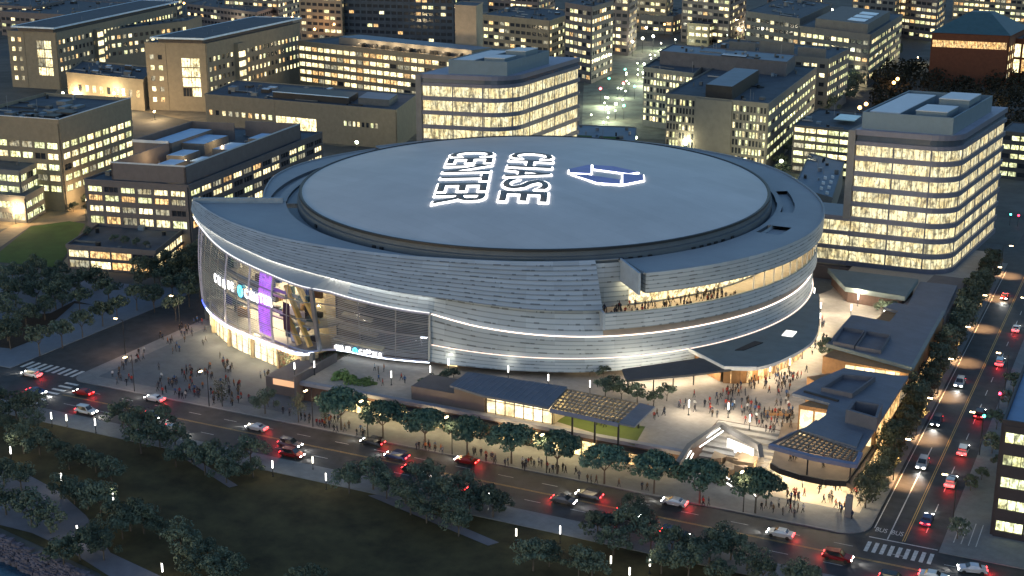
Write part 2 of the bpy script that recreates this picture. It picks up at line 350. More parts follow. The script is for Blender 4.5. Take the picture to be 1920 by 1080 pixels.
sheet('courtyard', pts([(1245, 300), (1500, 340), (1600, 240), (1560, 215), (1480, 300), (1400, 322), (1250, 285)]), .028, mat('ground_glow', 0))
sheet('plaza', [(-209.6, 221.8), (-160, 221.8), (-160, 258), (-209.6, 330)], .155, PLAZA)
sheet('kerb', [(-206, 217.62), (-44, 217.62), (-44, 217.95), (-206, 217.95)], .165, KERB)
# right street far walk and block, lit lane paving
walk([(-26.5, 217.5), (-18.5, 217.5), (-18.5, 700), (-26.5, 700)])
walk([(-18.5, 217.5), (60, 217.5), (60, 420), (-18.5, 420)])
# painted markings
b = MB()
def mark(x0, y0, x1, y1, z=.014): b.face([(x0, y0, z), (x1, y0, z), (x1, y1, z), (x0, y1, z)])
for i in range(9): mark(-230.4+i*1.85, 219.2, -229.5+i*1.85, 223.2)
for i in range(9): mark(-37.9+i*1.28, 212.8, -37.25+i*1.28, 216.6)
for i in range(7): mark(-213.6, 203.4+i*2.0, -210.0, 204.2+i*2.0)
mark(-35.2, 218.6, -35.0, 262); mark(-38.1, 218.2, -26.8, 218.5); mark(-38.0, 222, -37.85, 400)
for y in range(224, 400, 9): mark(-29.7, y, -29.55, y+3.5)
for x in range(-205, 60, 9): mark(x, 206, x+3.2, 206.14); mark(x, 213.6, x+3.2, 213.74)
mark(-24.9, 222, -24.75, 231, .146); mark(-23.7, 222, -23.55, 231, .146); mark(-22.5, 222, -22.35, 231, .146); mark(-21.3, 222, -21.15, 231, .146)
struct(b.build('road_markings', PAINT))
b = MB()
mark(-32.75, 219, -32.6, 400); mark(-32.4, 219, -32.25, 400)
for k in (0, .3): mark(-209, 209.7+k, 60, 209.82+k)
struct(b.build('centre_line', YPAINT))
# word painted on the right street
def text_mesh(s, size, thick=0.0, offset=0.0, name='lettering', mats=(PAINT,), ext=True):
    cu = bpy.data.curves.new(name, 'FONT'); cu.body = s; cu.size = size; cu.extrude = thick/2; cu.offset = offset
    cu.align_x = 'CENTER'; cu.align_y = 'CENTER'; cu.resolution_u = 3
    o = bpy.data.objects.new(name, cu); sc.collection.objects.link(o); bpy.context.view_layer.update()
    me = bpy.data.meshes.new_from_object(o.evaluated_get(bpy.context.evaluated_depsgraph_get()))
    bpy.data.objects.remove(o); bpy.data.curves.remove(cu); me.materials.clear()
    for q in mats: me.materials.append(q)
    return me
for x in (-36.7, -34.0):
    o = link('road_lettering', text_mesh('BUS', 1.25, 0), None, (x, 221.6, .017)); o.scale = (.95, 1.9, 1); struct(o)

# rocks of the shore, water line
b = MB(); rr = random.Random(3)
for i in range(1500):
    t = rr.random(); k = rr.random(); seg = t*(len(SHORE)-2); n = int(seg); u = seg-n
    x = SHORE[n][0]*(1-u)+SHORE[n+1][0]*u; y = SHORE[n][1]*(1-u)+SHORE[n+1][1]*u
    if not (-205 < x < -120): continue
    y = y+.7-k*2.1; z = .1-k*2.5; s = rr.uniform(.3, .7); k0 = len(b.v)
    q = [(x+s*rr.uniform(.5, 1)*cx, y+s*rr.uniform(.5, 1)*cy, z+s*rr.uniform(.4, .9)*cz) for cx, cy, cz in
         ((-1,-1,-1), (1,-1,-1), (1,1,-1), (-1,1,-1), (-1,-1,1), (1,-1,1), (1,1,1), (-1,1,1))]
    b.hexa(q)
tag(b.build('riprap', ROCK), 'grey boulders of the sea wall between park path and dark water', 'rocks', kind='stuff')
b = MB()
for i in range(len(SHORE)-1):
    p, q = SHORE[i], SHORE[i+1]
    b.quad((p[0], p[1]-2.0, -3), (q[0], q[1]-2.0, -3), (q[0], q[1]+.6, 0), (p[0], p[1]+.6, 0))
struct(b.build('shore_bank', EARTH))

# ------------------------------------------------------------------ the arena
C0 = (-146.0, 315.5)
DC, DA, DB = (-149.4, 322.8), 60.1, 66.9          # dome centre and half axes (the long one along the view)
def dome_pt(s, t, z, grow=0.0):
    a = (DA+grow)*s*math.cos(t); c = (DB+grow)*s*math.sin(t)
    return (DC[0]+a*_r[0]+c*_h[0], DC[1]+a*_r[1]+c*_h[1], z)
def dome_z(s): return 30.0+4.0*(1-s*s)
def pol(p, z):
    x, y = at(*p, z); return math.degrees(math.atan2(y-C0[1], x-C0[0])), math.hypot(x-C0[0], y-C0[1])
def interp(tab, th):
    """tab: sorted (angle, v...) rows; smooth interpolation"""
    if th <= tab[0][0]: return tab[0][1:]
    if th >= tab[-1][0]: return tab[-1][1:]
    for i in range(len(tab)-1):
        if tab[i][0] <= th <= tab[i+1][0]:
            p0 = tab[max(i-1, 0)]; p1 = tab[i]; p2 = tab[i+1]; p3 = tab[min(i+2, len(tab)-1)]; h = p2[0]-p1[0]; t = (th-p1[0])/h; out = []
            for k in range(1, len(p1)):
                m1 = (p2[k]-p0[k])/(p2[0]-p0[0])*h; m2 = (p3[k]-p1[k])/(p3[0]-p1[0])*h
                out.append((2*t**3-3*t*t+1)*p1[k]+(t**3-2*t*t+t)*m1+(-2*t**3+3*t*t)*p2[k]+(t**3-t*t)*m2)
            return out
def P(th, r, z): return (C0[0]+r*math.cos(R_(th)), C0[1]+r*math.sin(R_(th)), z)
# top edge of the shell (angle, radius, height)
TT = [(-150, 86.3, 28.4), (-147, 83.9, 28.3), (-130, 75.9, 28), (-118, 71.6, 28), (-109, 68.5, 28), (-99, 65.8, 28), (-81, 62.9, 28), (-65, 62.5, 28), (-51, 62.6, 28), (-46, 62.6, 28), (60, 64, 28)]
AA = [(-150, 86.8, 26.3), (-141, 83.3, 25.8), (-133.7, 80.1, 25), (-123.8, 77, 24.5), (-117.4, 75.5, 24), (-112.7, 74.1, 23.6), (-108, 72.8, 23.2), (-100.7, 71.1, 22.5), (-90.3, 68.9, 21.4), (-81.2, 67.2, 20.6), (-72.5, 67.7, 20), (-65, 68.8, 19.6), (-57, 69.2, 19.3), (-52, 69.4, 19.2)]
OUTER = [(-47.5, 73.4), (-10, 73.2), (15, 73.0), (39, 74.5), (56, 78.5), (75, 82), (95, 85), (120, 86), (145, 85), (168, 82.5), (181, 78.6), (193, 73.5), (205.5, 69.5)]
L1T = [(-84.5, 66.6, 16.6), (-80, 66.6, 15.6), (-75, 67.2, 14.8), (-65, 68.8, 14.0), (-55, 70.2, 13.7), (-45, 70.9, 13.7), (-20, 70.9, 13.7), (5, 70.7, 13.7), (60, 71, 13.7)]
L2T = [(-84.5, 66.9, 9.7), (-75, 67.7, 9.2), (-65, 69.2, 9.0), (-55, 70.6, 9), (-43, 71.3, 9), (5, 71.1, 9), (60, 71.2, 9)]
BT = [(-84.5, 67.6, 6), (-75, 68.4, 6), (-65, 69.6, 6), (-55, 70.8, 6), (-43, 71.2, 6), (5, 71.0, 6), (60, 71, 6)]
COVE = [(-150, 86.4, 24.9), (-143, 84.0, 24.6), (-137.4, 82.4, 24.0), (-126.6, 80.2, 23), (-116.2, 77.9, 22), (-105.5, 76.4, 21), (-103.6, 73.0, 20), (-100.4, 71.6, 19.2), (-91, 68.4, 17.5), (-84.5, 67.0, 16.9)]
LED = [(-143, 84.5, 6), (-134.7, 83.1, 6), (-126, 81.3, 6), (-120, 79.6, 6), (-113, 78.4, 6), (-106, 76.9, 6), (-104, 71.4, 6), (-94, 69.5, 6), (-84.5, 67.6, 6)]
arena = thing('arena', 'huge round arena with pale domed roof and swirling blue-grey metal bands, filling the centre', 'arena', (C0[0], C0[1], 0))
def off(tab, dr=0, dz=0): return lambda th: (interp(tab, th)[0]+dr, (interp(tab, th)[1] if len(tab[0]) > 2 else 0)+dz)
def band(name, top, bot, t0, t1, rows, saw, m, parent=None, step=1.0, thick=None, name_uv=True):
    b = MB(); n = max(2, int(round((t1-t0)/step)))
    for i in range(n):
        ta = t0+(t1-t0)*i/n; tb = t0+(t1-t0)*(i+1)/n
        (ra, za), (rb, zb), (sa, wa), (sb, wb) = top(ta), top(tb), bot(ta), bot(tb)
        for j in range(rows):
            u0 = j/rows; u1 = (j+1)/rows
            def pt(t, r0, z0, r1, z1, u, s): return P(t, r0+(r1-r0)*u+s, z0+(z1-z0)*u)
            A = pt(ta, ra, za, sa, wa, u0, 0); B = pt(tb, rb, zb, sb, wb, u0, 0); Cc = pt(tb, rb, zb, sb, wb, u1, saw); D = pt(ta, ra, za, sa, wa, u1, saw)
            ua, ub = R_(ta)*70, R_(tb)*70; v0, v1 = -j*.9, -(j+1)*.9
            b.quad(D, Cc, B, A, 0, [(ua, v1), (ub, v1), (ub, v0), (ua, v0)])
            if saw and j < rows-1:
                E = pt(tb, rb, zb, sb, wb, u1, 0); F = pt(ta, ra, za, sa, wa, u1, 0); b.quad(F, E, Cc, D, 0)
    return b.build(name, m, parent or arena)
def ring(name, fin, fout, t0, t1, m, parent=None, step=1.5, flip=False, thick=0.0):
    """level or sloping ring sector between two edge functions"""
    b = MB(); n = max(2, int(round((t1-t0)/step)))
    for i in range(n):
        ta = t0+(t1-t0)*i/n; tb = t0+(t1-t0)*(i+1)/n
        q = [P(ta, *fin(ta)), P(ta, *fout(ta)), P(tb, *fout(tb)), P(tb, *fin(tb))]
        if thick:
            b.hexa([(x, y, z-thick) for x, y, z in q]+q)
        else: b.face(q if not flip else q[::-1])
    return b.build(name, m, parent or arena)
def const(r, z): return lambda th: (r, z)
# dome with its rim and drum
b = MB(); NR, NT = 26, 144
for i in range(NR):
    for j in range(NT):
        t0, t1 = 2*math.pi*j/NT, 2*math.pi*(j+1)/NT; s0, s1 = i/NR, (i+1)/NR
        q = [dome_pt(s0, t0, dome_z(s0)), dome_pt(s1, t0, dome_z(s1)), dome_pt(s1, t1, dome_z(s1)), dome_pt(s0, t1, dome_z(s0))]
        b.face(q if i else q[1:])
dome = b.build('dome_roof', ROOFG, arena, smooth=True)
def dring(name, prof, m, parent):
    b = MB()
    for j in range(NT):
        t0, t1 = 2*math.pi*j/NT, 2*math.pi*(j+1)/NT
        for k in range(len(prof)-1):
            (g0, z0), (g1, z1) = prof[k], prof[k+1]
            b.quad(dome_pt(1, t0, z0, g0), dome_pt(1, t0, z1, g1), dome_pt(1, t1, z1, g1), dome_pt(1, t1, z0, g0))
    return b.build(name, m, parent)
dring('rim', [(-.1, 30.02), (.25, 30.25), (.7, 30.2), (.75, 29.7), (.3, 29.65)], DARK, dome)
drum = dring('drum_wall', [(.3, 29.8), (.45, 28.6), (1.1, 28.5), (1.2, 26.2)], DRUM, arena)
def vent(t, w, h, z, name='vent', m=DARK):
    b = MB(); n = 4
    for i in range(n):
        a0 = t+w*(i/n-.5)/63; a1 = t+w*((i+1)/n-.5)/63
        q = [dome_pt(1, a0, z, 1.1), dome_pt(1, a1, z, 1.1), dome_pt(1, a1, z, 1.45), dome_pt(1, a0, z, 1.45)]
        b.hexa(q+[(x, y, zz+h) for x, y, zz in q])
    return b.build(name, m, drum)
for px in (1123, 1165, 1182, 1200, 1218, 1300, 1314, 1328, 1341, 1355, 1372, 702, 716, 594, 1028): # square vents seen along the drum
    best = min((abs(proj(*dome_pt(1, t/300, 27.2, 1.1))[0]-px), t/300) for t in range(int(-math.pi*300), 0)); vent(best[1], 1.0, .7, 27.0)
for px in (988,):
    best = min((abs(proj(*dome_pt(1, t/300, 27.2, 1.1))[0]-px), t/300) for t in range(int(-math.pi*300), 0)); vent(best[1], 7.5, 1.5, 26.6, 'access_panel', mat('drum_panel', (.08, .10, .10), .5))
# roof ring round the dome
def dome_r(th, grow):
    # distance from C0 to the dome's grown outline in direction th
    lo, hi = 40, 95
    for _ in range(22):
        r = (lo+hi)/2; x, y, _z = P(th, r, 0); dx, dy = x-DC[0], y-DC[1]
        a = (dx*_r[0]+dy*_r[1])/(DA+grow); c = (dx*_h[0]+dy*_h[1])/(DB+grow)
        if a*a+c*c < 1: lo = r
        else: hi = r
    return lo
def outer(th):
    if th <= -47.5: return interp(TT, th)[0], interp(TT, th)[1]
    return interp(OUTER, th)[0], 27.6 if th < 150 else 27.0
def gut(th):
    g = 4.0 if th < -47.5 or th > 100 else 2.2
    if -30 < th < 22: g = 2.4
    return min(dome_r(th, g), outer(th)[0]-.7)
b = MB(); ths = [-150+355.5*i/300 for i in range(301)]
for i in range(300):
    ta, tb = ths[i], ths[i+1]; (ra, za), (rb, zb) = outer(ta), outer(tb); tm = (ta+tb)/2
    za = zb = 28.0 if tm < -47.5 else (27.6 if tm < 150 else 26.9)
    ga, gb = gut(ta), gut(tb); da, db = dome_r(ta, 1.1), dome_r(tb, 1.1)
    cuts = []
    if 12 < tm < 34: cuts = [(1.3, 4.4)]                # sunken arc in the ring, right
    if -8 < tm < -1: cuts = [(1.2, 7.0)]
    if tm > 165: cuts = [(2.2, 4.6)]
    def lay(r0a, r0b, r1a, r1b, z): b.quad(P(ta, r0a, z), P(ta, r1a, z), P(tb, r1b, z), P(tb, r0b, z))
    def rise(r_a, r_b, z0, z1, m=0): b.quad(P(ta, r_a, z0), P(tb, r_b, z0), P(tb, r_b, z1), P(ta, r_a, z1), m)
    lay(da, db, ga, gb, 26.3); rise(ga, gb, 26.3, za, 1)
    if cuts and ga+cuts[0][1] < ra-1:
        c0, c1 = cuts[0]; lay(ga, gb, ga+c0, gb+c0, za); rise(ga+c0, gb+c0, za, za-.9, 1); lay(ga+c0, gb+c0, ga+c1, gb+c1, za-.9); rise(ga+c1, gb+c1, za-.9, za, 1); lay(ga+c1, gb+c1, ra, rb, za)
    else: lay(ga, gb, ra-.4, rb-.4, za)
    # slim raised edge
    rise(ra-.4, rb-.4, za, za+.35); lay(ra-.4, rb-.4, ra, rb, za+.35)
ringo = b.build('roof_ring', [SHELLROOF, DRUM], arena)
# upstand at the pointed end of the swirl
b = MB(); e0 = P(-150, 86.3, 0); e1 = (*at(530, 372, 29.2), 0)
dx, dy = e1[0]-e0[0], e1[1]-e0[1]; L = math.hypot(dx, dy); nx, ny = -dy/L*.7, dx/L*.7
b.hexa([(e0[0], e0[1], 26.2), (e1[0], e1[1], 26.2), (e1[0]+nx, e1[1]+ny, 26.2), (e0[0]+nx, e0[1]+ny, 26.2),
        (e0[0], e0[1], 29.3), (e1[0], e1[1], 29.3), (e1[0]+nx, e1[1]+ny, 29.3), (e0[0]+nx, e0[1]+ny, 29.3)])
b.build('upstand', mat('upstand_metal', (.25, .31, .37), .5, .2), arena)
# claddings
band('upper_cladding', lambda t: (interp(TT, t)[0], interp(TT, t)[1]+.35), off(AA), -150, -53, 10, .22, RIB)
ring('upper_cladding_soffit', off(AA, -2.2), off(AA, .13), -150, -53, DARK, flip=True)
def mid_bot(th): return interp(COVE, th) if th < -84.5 else [interp(L1T, th)[0], interp(L1T, th)[1]]
def mid_top(th): r, z = interp(AA, th); return r-1.6+.25*max(0, (th+84)/30), z+.1
MIDM = mat('cove_metal', (.36, .38, .39), .5, .15, var=.05, scale=.2)
band('swirl_ledge', mid_top, lambda t: interp(COVE, t), -150, -100, 1, 0, MIDM)
band('middle_cladding', mid_top, lambda t: tuple(mid_bot(t)), -100, -53, 5, .07, RIB)
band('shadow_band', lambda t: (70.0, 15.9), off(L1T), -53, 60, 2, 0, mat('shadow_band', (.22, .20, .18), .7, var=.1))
def lstrip(name, tab, t0, t1, dr, h, m, dz=0):
    b = MB(); n = int((t1-t0)/1.5)
    for i in range(n):
        ta = t0+(t1-t0)*i/n; tb = t0+(t1-t0)*(i+1)/n; (ra, za), (rb, zb) = interp(tab, ta), interp(tab, tb); za += dz; zb += dz
        q = [P(ta, ra+dr, za-h), P(ta, ra+dr+.3, za-h), P(tb, rb+dr+.3, zb-h), P(tb, rb+dr, zb-h)]
        b.hexa(q+[(x, y, z+2*h) for x, y, z in q])
    return b.build(name, m, arena)
lstrip('light_strip', L1T, -84.4, 45, .05, .075, emit('strip_light_main', (1, .80, .66), 1.7, True), .1)
lstrip('light_strip', L2T, -84.4, 45, .0, .05, emit('strip_light_low', (1, .72, .55), 1.0, True), .05)
lstrip('cove_light', AA, -84, -56, -.75, .10, ESTRIPW, .12)
lstrip('cove_light', AA, -149, -84, -.8, .14, emit('strip_light_cove', (1, .95, .85), 9, True), .1)
lstrip('edge_light', COVE, -149, -84.6, .05, .05, emit('cove_edge_light', (1, .97, .9), .7), .12)
band('lower_cladding', lambda t: (interp(L1T, t)[0]+.25, interp(L1T, t)[1]-.1), lambda t: (interp(L2T, t)[0]-.1, interp(L2T, t)[1]), -84.5, 60, 5, .09, RIB)
band('base_cladding', lambda t: (interp(L2T, t)[0]+.2, interp(L2T, t)[1]-.1), off(BT), -84.5, 60, 4, .09, RIB)
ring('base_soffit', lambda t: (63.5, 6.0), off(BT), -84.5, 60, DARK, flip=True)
b = MB(); b.quad(P(-84.5, 64, 6), P(-84.5, 67.9, 6), P(-84.5, 67.3, 17), P(-84.5, 64, 17)); 
b.bar(P(-84.6, 68.0, 6), P(-84.6, 67.1, 16.8), .35, .35); b.build('end_fin', MIDM, arena)
band('base_wall', const(64.5, 6.2), const(64.5, 0), -110, 60, 1, 0, BRICKD, step=2)
for t0, t1 in ((-58.5, -54.5), (-82, -80), (-45, -41)):
    band('entrance_glazing', const(64.8, 6.0), const(64.8, 4.5), t0, t1, 1, 0, LHALL, step=1)
# terrace on the right shoulder
band('terrace_back_wall', const(62.7, 27.6), const(62.7, 17.6), -53, 60, 9, .08, RIB)
ring('terrace_floor', const(60, 17.7), const(71.4, 17.7), -53, 60, DECKM)
band('terrace_parapet', const(71.6, 19.2), const(71.8, 15.6), -53, 60, 4, .08, RIB)
ring('parapet_cap', const(71.2, 19.25), const(71.75, 19.25), -53, 60, PENT, thick=.12)
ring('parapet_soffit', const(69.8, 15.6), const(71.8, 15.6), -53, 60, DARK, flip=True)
band('parapet_inner', const(71.2, 17.7), const(71.2, 19.2), -53, 60, 1, 0, PENT)
b = MB(); sw = mat('end_wall_metal', (.27, .33, .40), .5)
b.hexa([P(-53.4, 61.5, 15.6), P(-53.4, 71.8, 15.6), P(-53, 71.8, 15.6), P(-53, 61.5, 15.6), P(-53.4, 61.5, 19.3), P(-53.4, 71.8, 19.3), P(-53, 71.8, 19.3), P(-53, 61.5, 19.3)]); b.build('end_wall', sw, arena)
b = MB()
b.hexa([P(-47.9, 62.5, 23.4), P(-47.9, 73.6, 23.4), P(-47.5, 73.6, 23.4), P(-47.5, 62.5, 23.4), P(-47.9, 62.5, 28.4), P(-47.9, 73.6, 28.1), P(-47.5, 73.6, 28.1), P(-47.5, 62.5, 28.4)]); b.build('end_wall', sw, arena)
band('canopy_cladding', lambda t: (outer(t)[0]+.02, outer(t)[1]+.35), lambda t: (outer(t)[0]-.2, 23.5), -47.5, 60, 5, .1, RIB)
band('back_cladding', lambda t: (outer(t)[0]+.02, outer(t)[1]+.1), lambda t: (outer(t)[0]-1.5, 0), 60, 205, 12, .08, RIB, step=2.5)
ring('canopy_soffit', const(62.5, 23.5), lambda t: (outer(t)[0]-.2, 23.5), -47.5, 60, mat('canopy_soffit', (.5, .42, .32), .7), flip=True)
for i in range(26):
    t = -26+i*1.55; b = MB(); b.bar(P(t, 64.5, 23.2), P(t, 72.2, 23.2), .28, .3); b.build('soffit_beam', WHITEW, arena)
    if t > -24 and i % 2 == 0:
        b = MB(); b.bar(P(t+.7, 71.5, 17.7), P(t+.7, 71.5, 23.4), .22, .22); b.build('terrace_column', WHITEW, arena)
b = MB()
for i in range(26):
    t = -47+i*2.6; b.box(-.5, -.5, 0, -.4, -.4, .01) if 0 else b.hexa([P(t, 63.6, 23.30), P(t, 64.0, 23.30), P(t+1.3, 64.0, 23.30), P(t+1.3, 63.6, 23.30), P(t, 63.6, 23.4), P(t, 64.0, 23.4), P(t+1.3, 64.0, 23.4), P(t+1.3, 63.6, 23.4)])
b.build('soffit_light', emit('terrace_light', (1, .80, .45), 60, True), arena)
band('back_wall_glow', const(62.95, 23.0), const(62.95, 18.2), -46, 16, 1, 0, lit_window('terrace_wall_glow', (1, .82, .46), 1.3, .2, .9, rnd_amt=0), step=2)  # emissive sheet over the back wall, its lighting put into the material
# ---- glass atrium of the swirl: lit halls behind louvred glass
def gl(th, v, dr=0.0):
    (r1, z1), (r0, z0) = interp(COVE, th), interp(LED, th); z1 -= .15
    bulge = math.sin(math.pi*v)*.5*(1 if th < -105 else .2); return r0+(r1-r0)*v+bulge+dr, z0+(z1-z0)*v
def gpatch(name, t0, t1, v0, v1, dr, m, parent=None, nv=4, step=1.0):
    b = MB(); n = max(1, int(round((t1-t0)/step)))
    for i in range(n):
        ta = t0+(t1-t0)*i/n; tb = t0+(t1-t0)*(i+1)/n
        for j in range(nv):
            a, c = v0+(v1-v0)*j/nv, v0+(v1-v0)*(j+1)/nv
            b.quad(P(ta, *gl(ta, a, dr)), P(tb, *gl(tb, a, dr)), P(tb, *gl(tb, c, dr)), P(ta, *gl(ta, c, dr)))
    return b.build(name, m, parent or arena)
atr = gpatch('atrium_glass', -143, -84.6, 0, 1, 0, GLASS, nv=6)
def gbars(name, hs, vsn, t0, t1, w, m, parent):
    b = MB(); n = int((t1-t0)/1.5)
    for v in hs:
        for i in range(n):
            ta = t0+(t1-t0)*i/n; tb = t0+(t1-t0)*(i+1)/n; b.bar(P(ta, *gl(ta, v, .12)), P(tb, *gl(tb, v, .12)), w, w)
    for t in vsn:
        for j in range(6): b.bar(P(t, *gl(t, j/6, .08)), P(t, *gl(t, (j+1)/6, .08)), w, w)
    return b.build(name, m, parent)
gbars('louvres', [i/34 for i in range(1, 34)], [], -143, -113, .11, mat('louvre_metal', (.35, .38, .45), .4, .5), atr)
gbars('louvres', [i/30 for i in range(1, 30)], [], -104, -84.7, .09, mat('louvre_metal', 0), atr)
gbars('mullions', [.26, .52, .78], [-138.5, -135, -131, -123.5, -109.5, -98, -91], -143, -84.7, .14, STEEL, atr)
gbars('main_frame', [0, 1], [-143, -141, -127.5, -120, -113.6], -143, -84.7, .36, mat('violet_frame', (.42, .42, .55), .5), atr)
b = MB(); b.bar(P(-105, 76.4, 0), P(-105, 76.4, 6), .9, .9)
for j in range(6): b.bar(P(-105, *gl(-105, j/6, 0)), P(-105, *gl(-105, (j+1)/6, 0)), .8, .8)
b.build('corner_mast', STEEL, arena)
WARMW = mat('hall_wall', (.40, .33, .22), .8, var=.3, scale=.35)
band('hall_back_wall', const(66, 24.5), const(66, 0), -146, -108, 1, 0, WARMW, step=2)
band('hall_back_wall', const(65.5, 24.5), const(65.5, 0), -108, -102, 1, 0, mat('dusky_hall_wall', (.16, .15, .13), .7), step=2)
for k, (r, z, t0, t1) in enumerate(((70.5, 8.2, -104.5, -93), (69.2, 10.6, -104.5, -95), (67.9, 13.2, -104.5, -97), (66.8, 16, -104.5, -99))):
    ring('bowl_tier', const(r-1.0, z+.4), const(r, z), t0, t1, mat('tier_concrete', (.42, .38, .30), .7), thick=.35)
hr = random.Random(31); hm = [mat('hall_dark', (.03, .03, .04), .6), mat('hall_teal', (.05, .11, .13), .6), mat('hall_wood', (.28, .16, .07), .6), mat('hall_blue', (.05, .07, .22), .6), WHITEW]
for k in range(70):
    t = hr.uniform(-141, -107.5); z = hr.choice((6.0, 11.0, 16.0)); rmax = gl(t, min(1, (z-6)/(interp(COVE, t)[1]-6)))[0]-4; r = hr.uniform(66.5, max(67, rmax)); w, h = hr.uniform(.8, 3.2), hr.uniform(.9, 3.6); bb = MB()
    c = P(t, r, z); bb.box(c[0]-w/2, c[1]-.5, z, c[0]+w/2, c[1]+.5, z+h); bb.build('hall_fitting', hr.choice(hm), arena)
for z in (11.2, 16.2):
    bb = MB(); n = 26
    for i in range(n):
        ta = -141+i*(33/n); tb = ta+33/n; va = (z-6)/(interp(COVE, ta)[1]-6); vb = (z-6)/(interp(COVE, tb)[1]-6); bb.bar(P(ta, gl(ta, va)[0]-3.6, z+1), P(tb, gl(tb, vb)[0]-3.6, z+1), .1, .8)
    bb.build('balcony_rail', STEEL, arena)
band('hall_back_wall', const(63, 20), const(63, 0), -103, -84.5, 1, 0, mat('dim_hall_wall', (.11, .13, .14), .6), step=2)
band('side_wall', const(70, 26), const(69.5, 0), -175, -160, 6, .1, RIB, step=3)
b = MB(); q0, q1 = P(-143.2, 84.3, 0), P(-160, 69.6, 0); b.quad((q0[0], q0[1], 0), (q1[0], q1[1], 0), (q1[0], q1[1], 26.5), (q0[0], q0[1], 23.5)); b.build('side_wall', RIB, arena)
for z in (6.0, 11.0, 16.0):
    def rr_(th, z=z):
        v = (z-6)/(interp(COVE, th)[1]-6); return (gl(th, min(v, 1))[0]-(1.6 if z < 7 else 3.4), z)
    t1 = -113.5 if z > 15 else -105
    ring('hall_floor', const(66, z), rr_, -142, t1, mat('hall_floor', (.35, .33, .3), .7), thick=.35)
    if z < 15: ring('hall_floor', const(63, z), lambda t, z=z: (gl(t, .1)[0]-2.5, z), -104, -85, mat('hall_floor', 0), thick=.3)
    b = MB()
    for i in range(13 if z < 7 else 10):
        t = -140.5+i*2.7
        for r in ((68.5, 73.5) if z > 7 else (68.5, 73, 77)):
            if r < rr_(t)[0]-1: b.hexa([P(t, r, z-.5), P(t, r+.6, z-.5), P(t+1.3, r+.6, z-.5), P(t+1.3, r, z-.5), P(t, r, z-.42), P(t, r+.6, z-.42), P(t+1.3, r+.6, z-.42), P(t+1.3, r, z-.42)])
    b.build('ceiling_light', emit('hall_ceiling_light', (1, .78, .42), 75, True), arena)
b = MB()
for i in range(12):
    t = -140.5+i*2.7; b.hexa([P(t, 68.5, 20), P(t, 69.2, 20), P(t+1.3, 69.2, 20), P(t+1.3, 68.5, 20), P(t, 68.5, 20.1), P(t, 69.2, 20.1), P(t+1.3, 69.2, 20.1), P(t+1.3, 68.5, 20.1)])
b.build('ceiling_light', emit('hall_ceiling_light', 0, 0), arena)
b = MB()
for i in range(5):
    t = -102+i*3.6; b.hexa([P(t, 64.5, 10.3), P(t, 65.1, 10.3), P(t+1.4, 65.1, 10.3), P(t+1.4, 64.5, 10.3), P(t, 64.5, 10.4), P(t, 65.1, 10.4), P(t+1.4, 65.1, 10.4), P(t+1.4, 64.5, 10.4)])
b.build('ceiling_light', emit('dim_ceiling_light', (.9, .95, 1), 5, True), arena)
gpatch('purple_screen', -118.4, -114.5, .06, .95, -1.0, EPURPLE, nv=6)
lit_gold = mat('lit_beam_gold', (.85, .52, .15), .5)  # lit wooden beams: their golden light is put into the colour
for (ta, va), (tb, vb) in (((-113, .85), (-107.0, .03)), ((-110.5, .97), (-105.6, .40)), ((-113.2, .5), (-109.5, .02))):
    b = MB(); b.bar(P(ta, *gl(ta, va, -3)), P(tb, *gl(tb, vb, -3)), 1.0, .8); b.build('stair_beam', lit_gold, arena)
gpatch('hall_poster', -112.8, -110.9, .2, .62, -2.2, mat('dark_poster', (.05, .02, .03), .5), nv=2)
# LED ribbon under the glass: blue and white lengths
for k, (t0, t1, m) in enumerate(((-143, -138, EBLUE), (-138, -134, ELEDW), (-134, -129, EBLUE), (-129, -125.5, emit('led_sky', (.1, .4, 1), 2)), (-125.5, -116, ELEDW), (-116, -110, EBLUE), (-110, -107.4, emit('led_sky', 0, 0)), (-107.4, -105.4, ELEDW))):
    b = MB(); n = max(1, int(t1-t0))
    for i in range(n):
        ta = t0+(t1-t0)*i/n; tb = t0+(t1-t0)*(i+1)/n; (ra, za), (rb, zb) = interp(LED, ta), interp(LED, tb)
        q = [P(ta, ra, za-.75), P(ta, ra+.3, za-.75), P(tb, rb+.3, zb-.75), P(tb, rb, zb-.75)]; b.hexa(q+[(x, y, z+.7) for x, y, z in q])
    b.build('led_ribbon', m, arena)
lstrip('edge_light', LED, -103.5, -84.6, .05, .1, emit('edge_light', (.8, .9, 1), 3), -.1)
# street-level entrance under the ribbon
def lob(z, d=0): return lambda t: (interp(LED, t)[0]-1.0+d, z)
band('lobby_glazing', lob(5.2), lob(.2), -140, -111, 1, 0, LHALL, step=1)
band('stone_pier', lob(5.2), lob(.2), -111, -105.3, 1, 0, WARMW, step=1)
b = MB()
for i in range(17):
    t = -140+i*29/16; r = lob(0, .15)(t)[0]; b.bar(P(t, r, .1), P(t, r, 5.3), .22, .14)
for z in (1.9, 3.6): 
    for i in range(29): b.bar(P(-140+i, lob(0, .15)(-140+i)[0], z), P(-139+i, lob(0, .15)(-139+i)[0], z), .1, .1)
b.build('lobby_mullions', STEEL, arena)
for t in (-136, -128, -120.5, -113, -107):
    b = MB(); c = P(t, lob(0, .3)(t)[0], 0); b.cyl(c[0], c[1], .1, 5.4, .6, n=12); b.build('entrance_column', WARMW, arena, smooth=False)
ring('entrance_soffit', const(66, 5.25), off(LED, -.05, -.75), -143, -105.2, WARMW, flip=True)
for t in (-134, -128, -122, -116, -110): lamp_light(*P(t, lob(0, 2.6)(t)[0], 4.0), 230, (1, .76, .42), .3, arena)
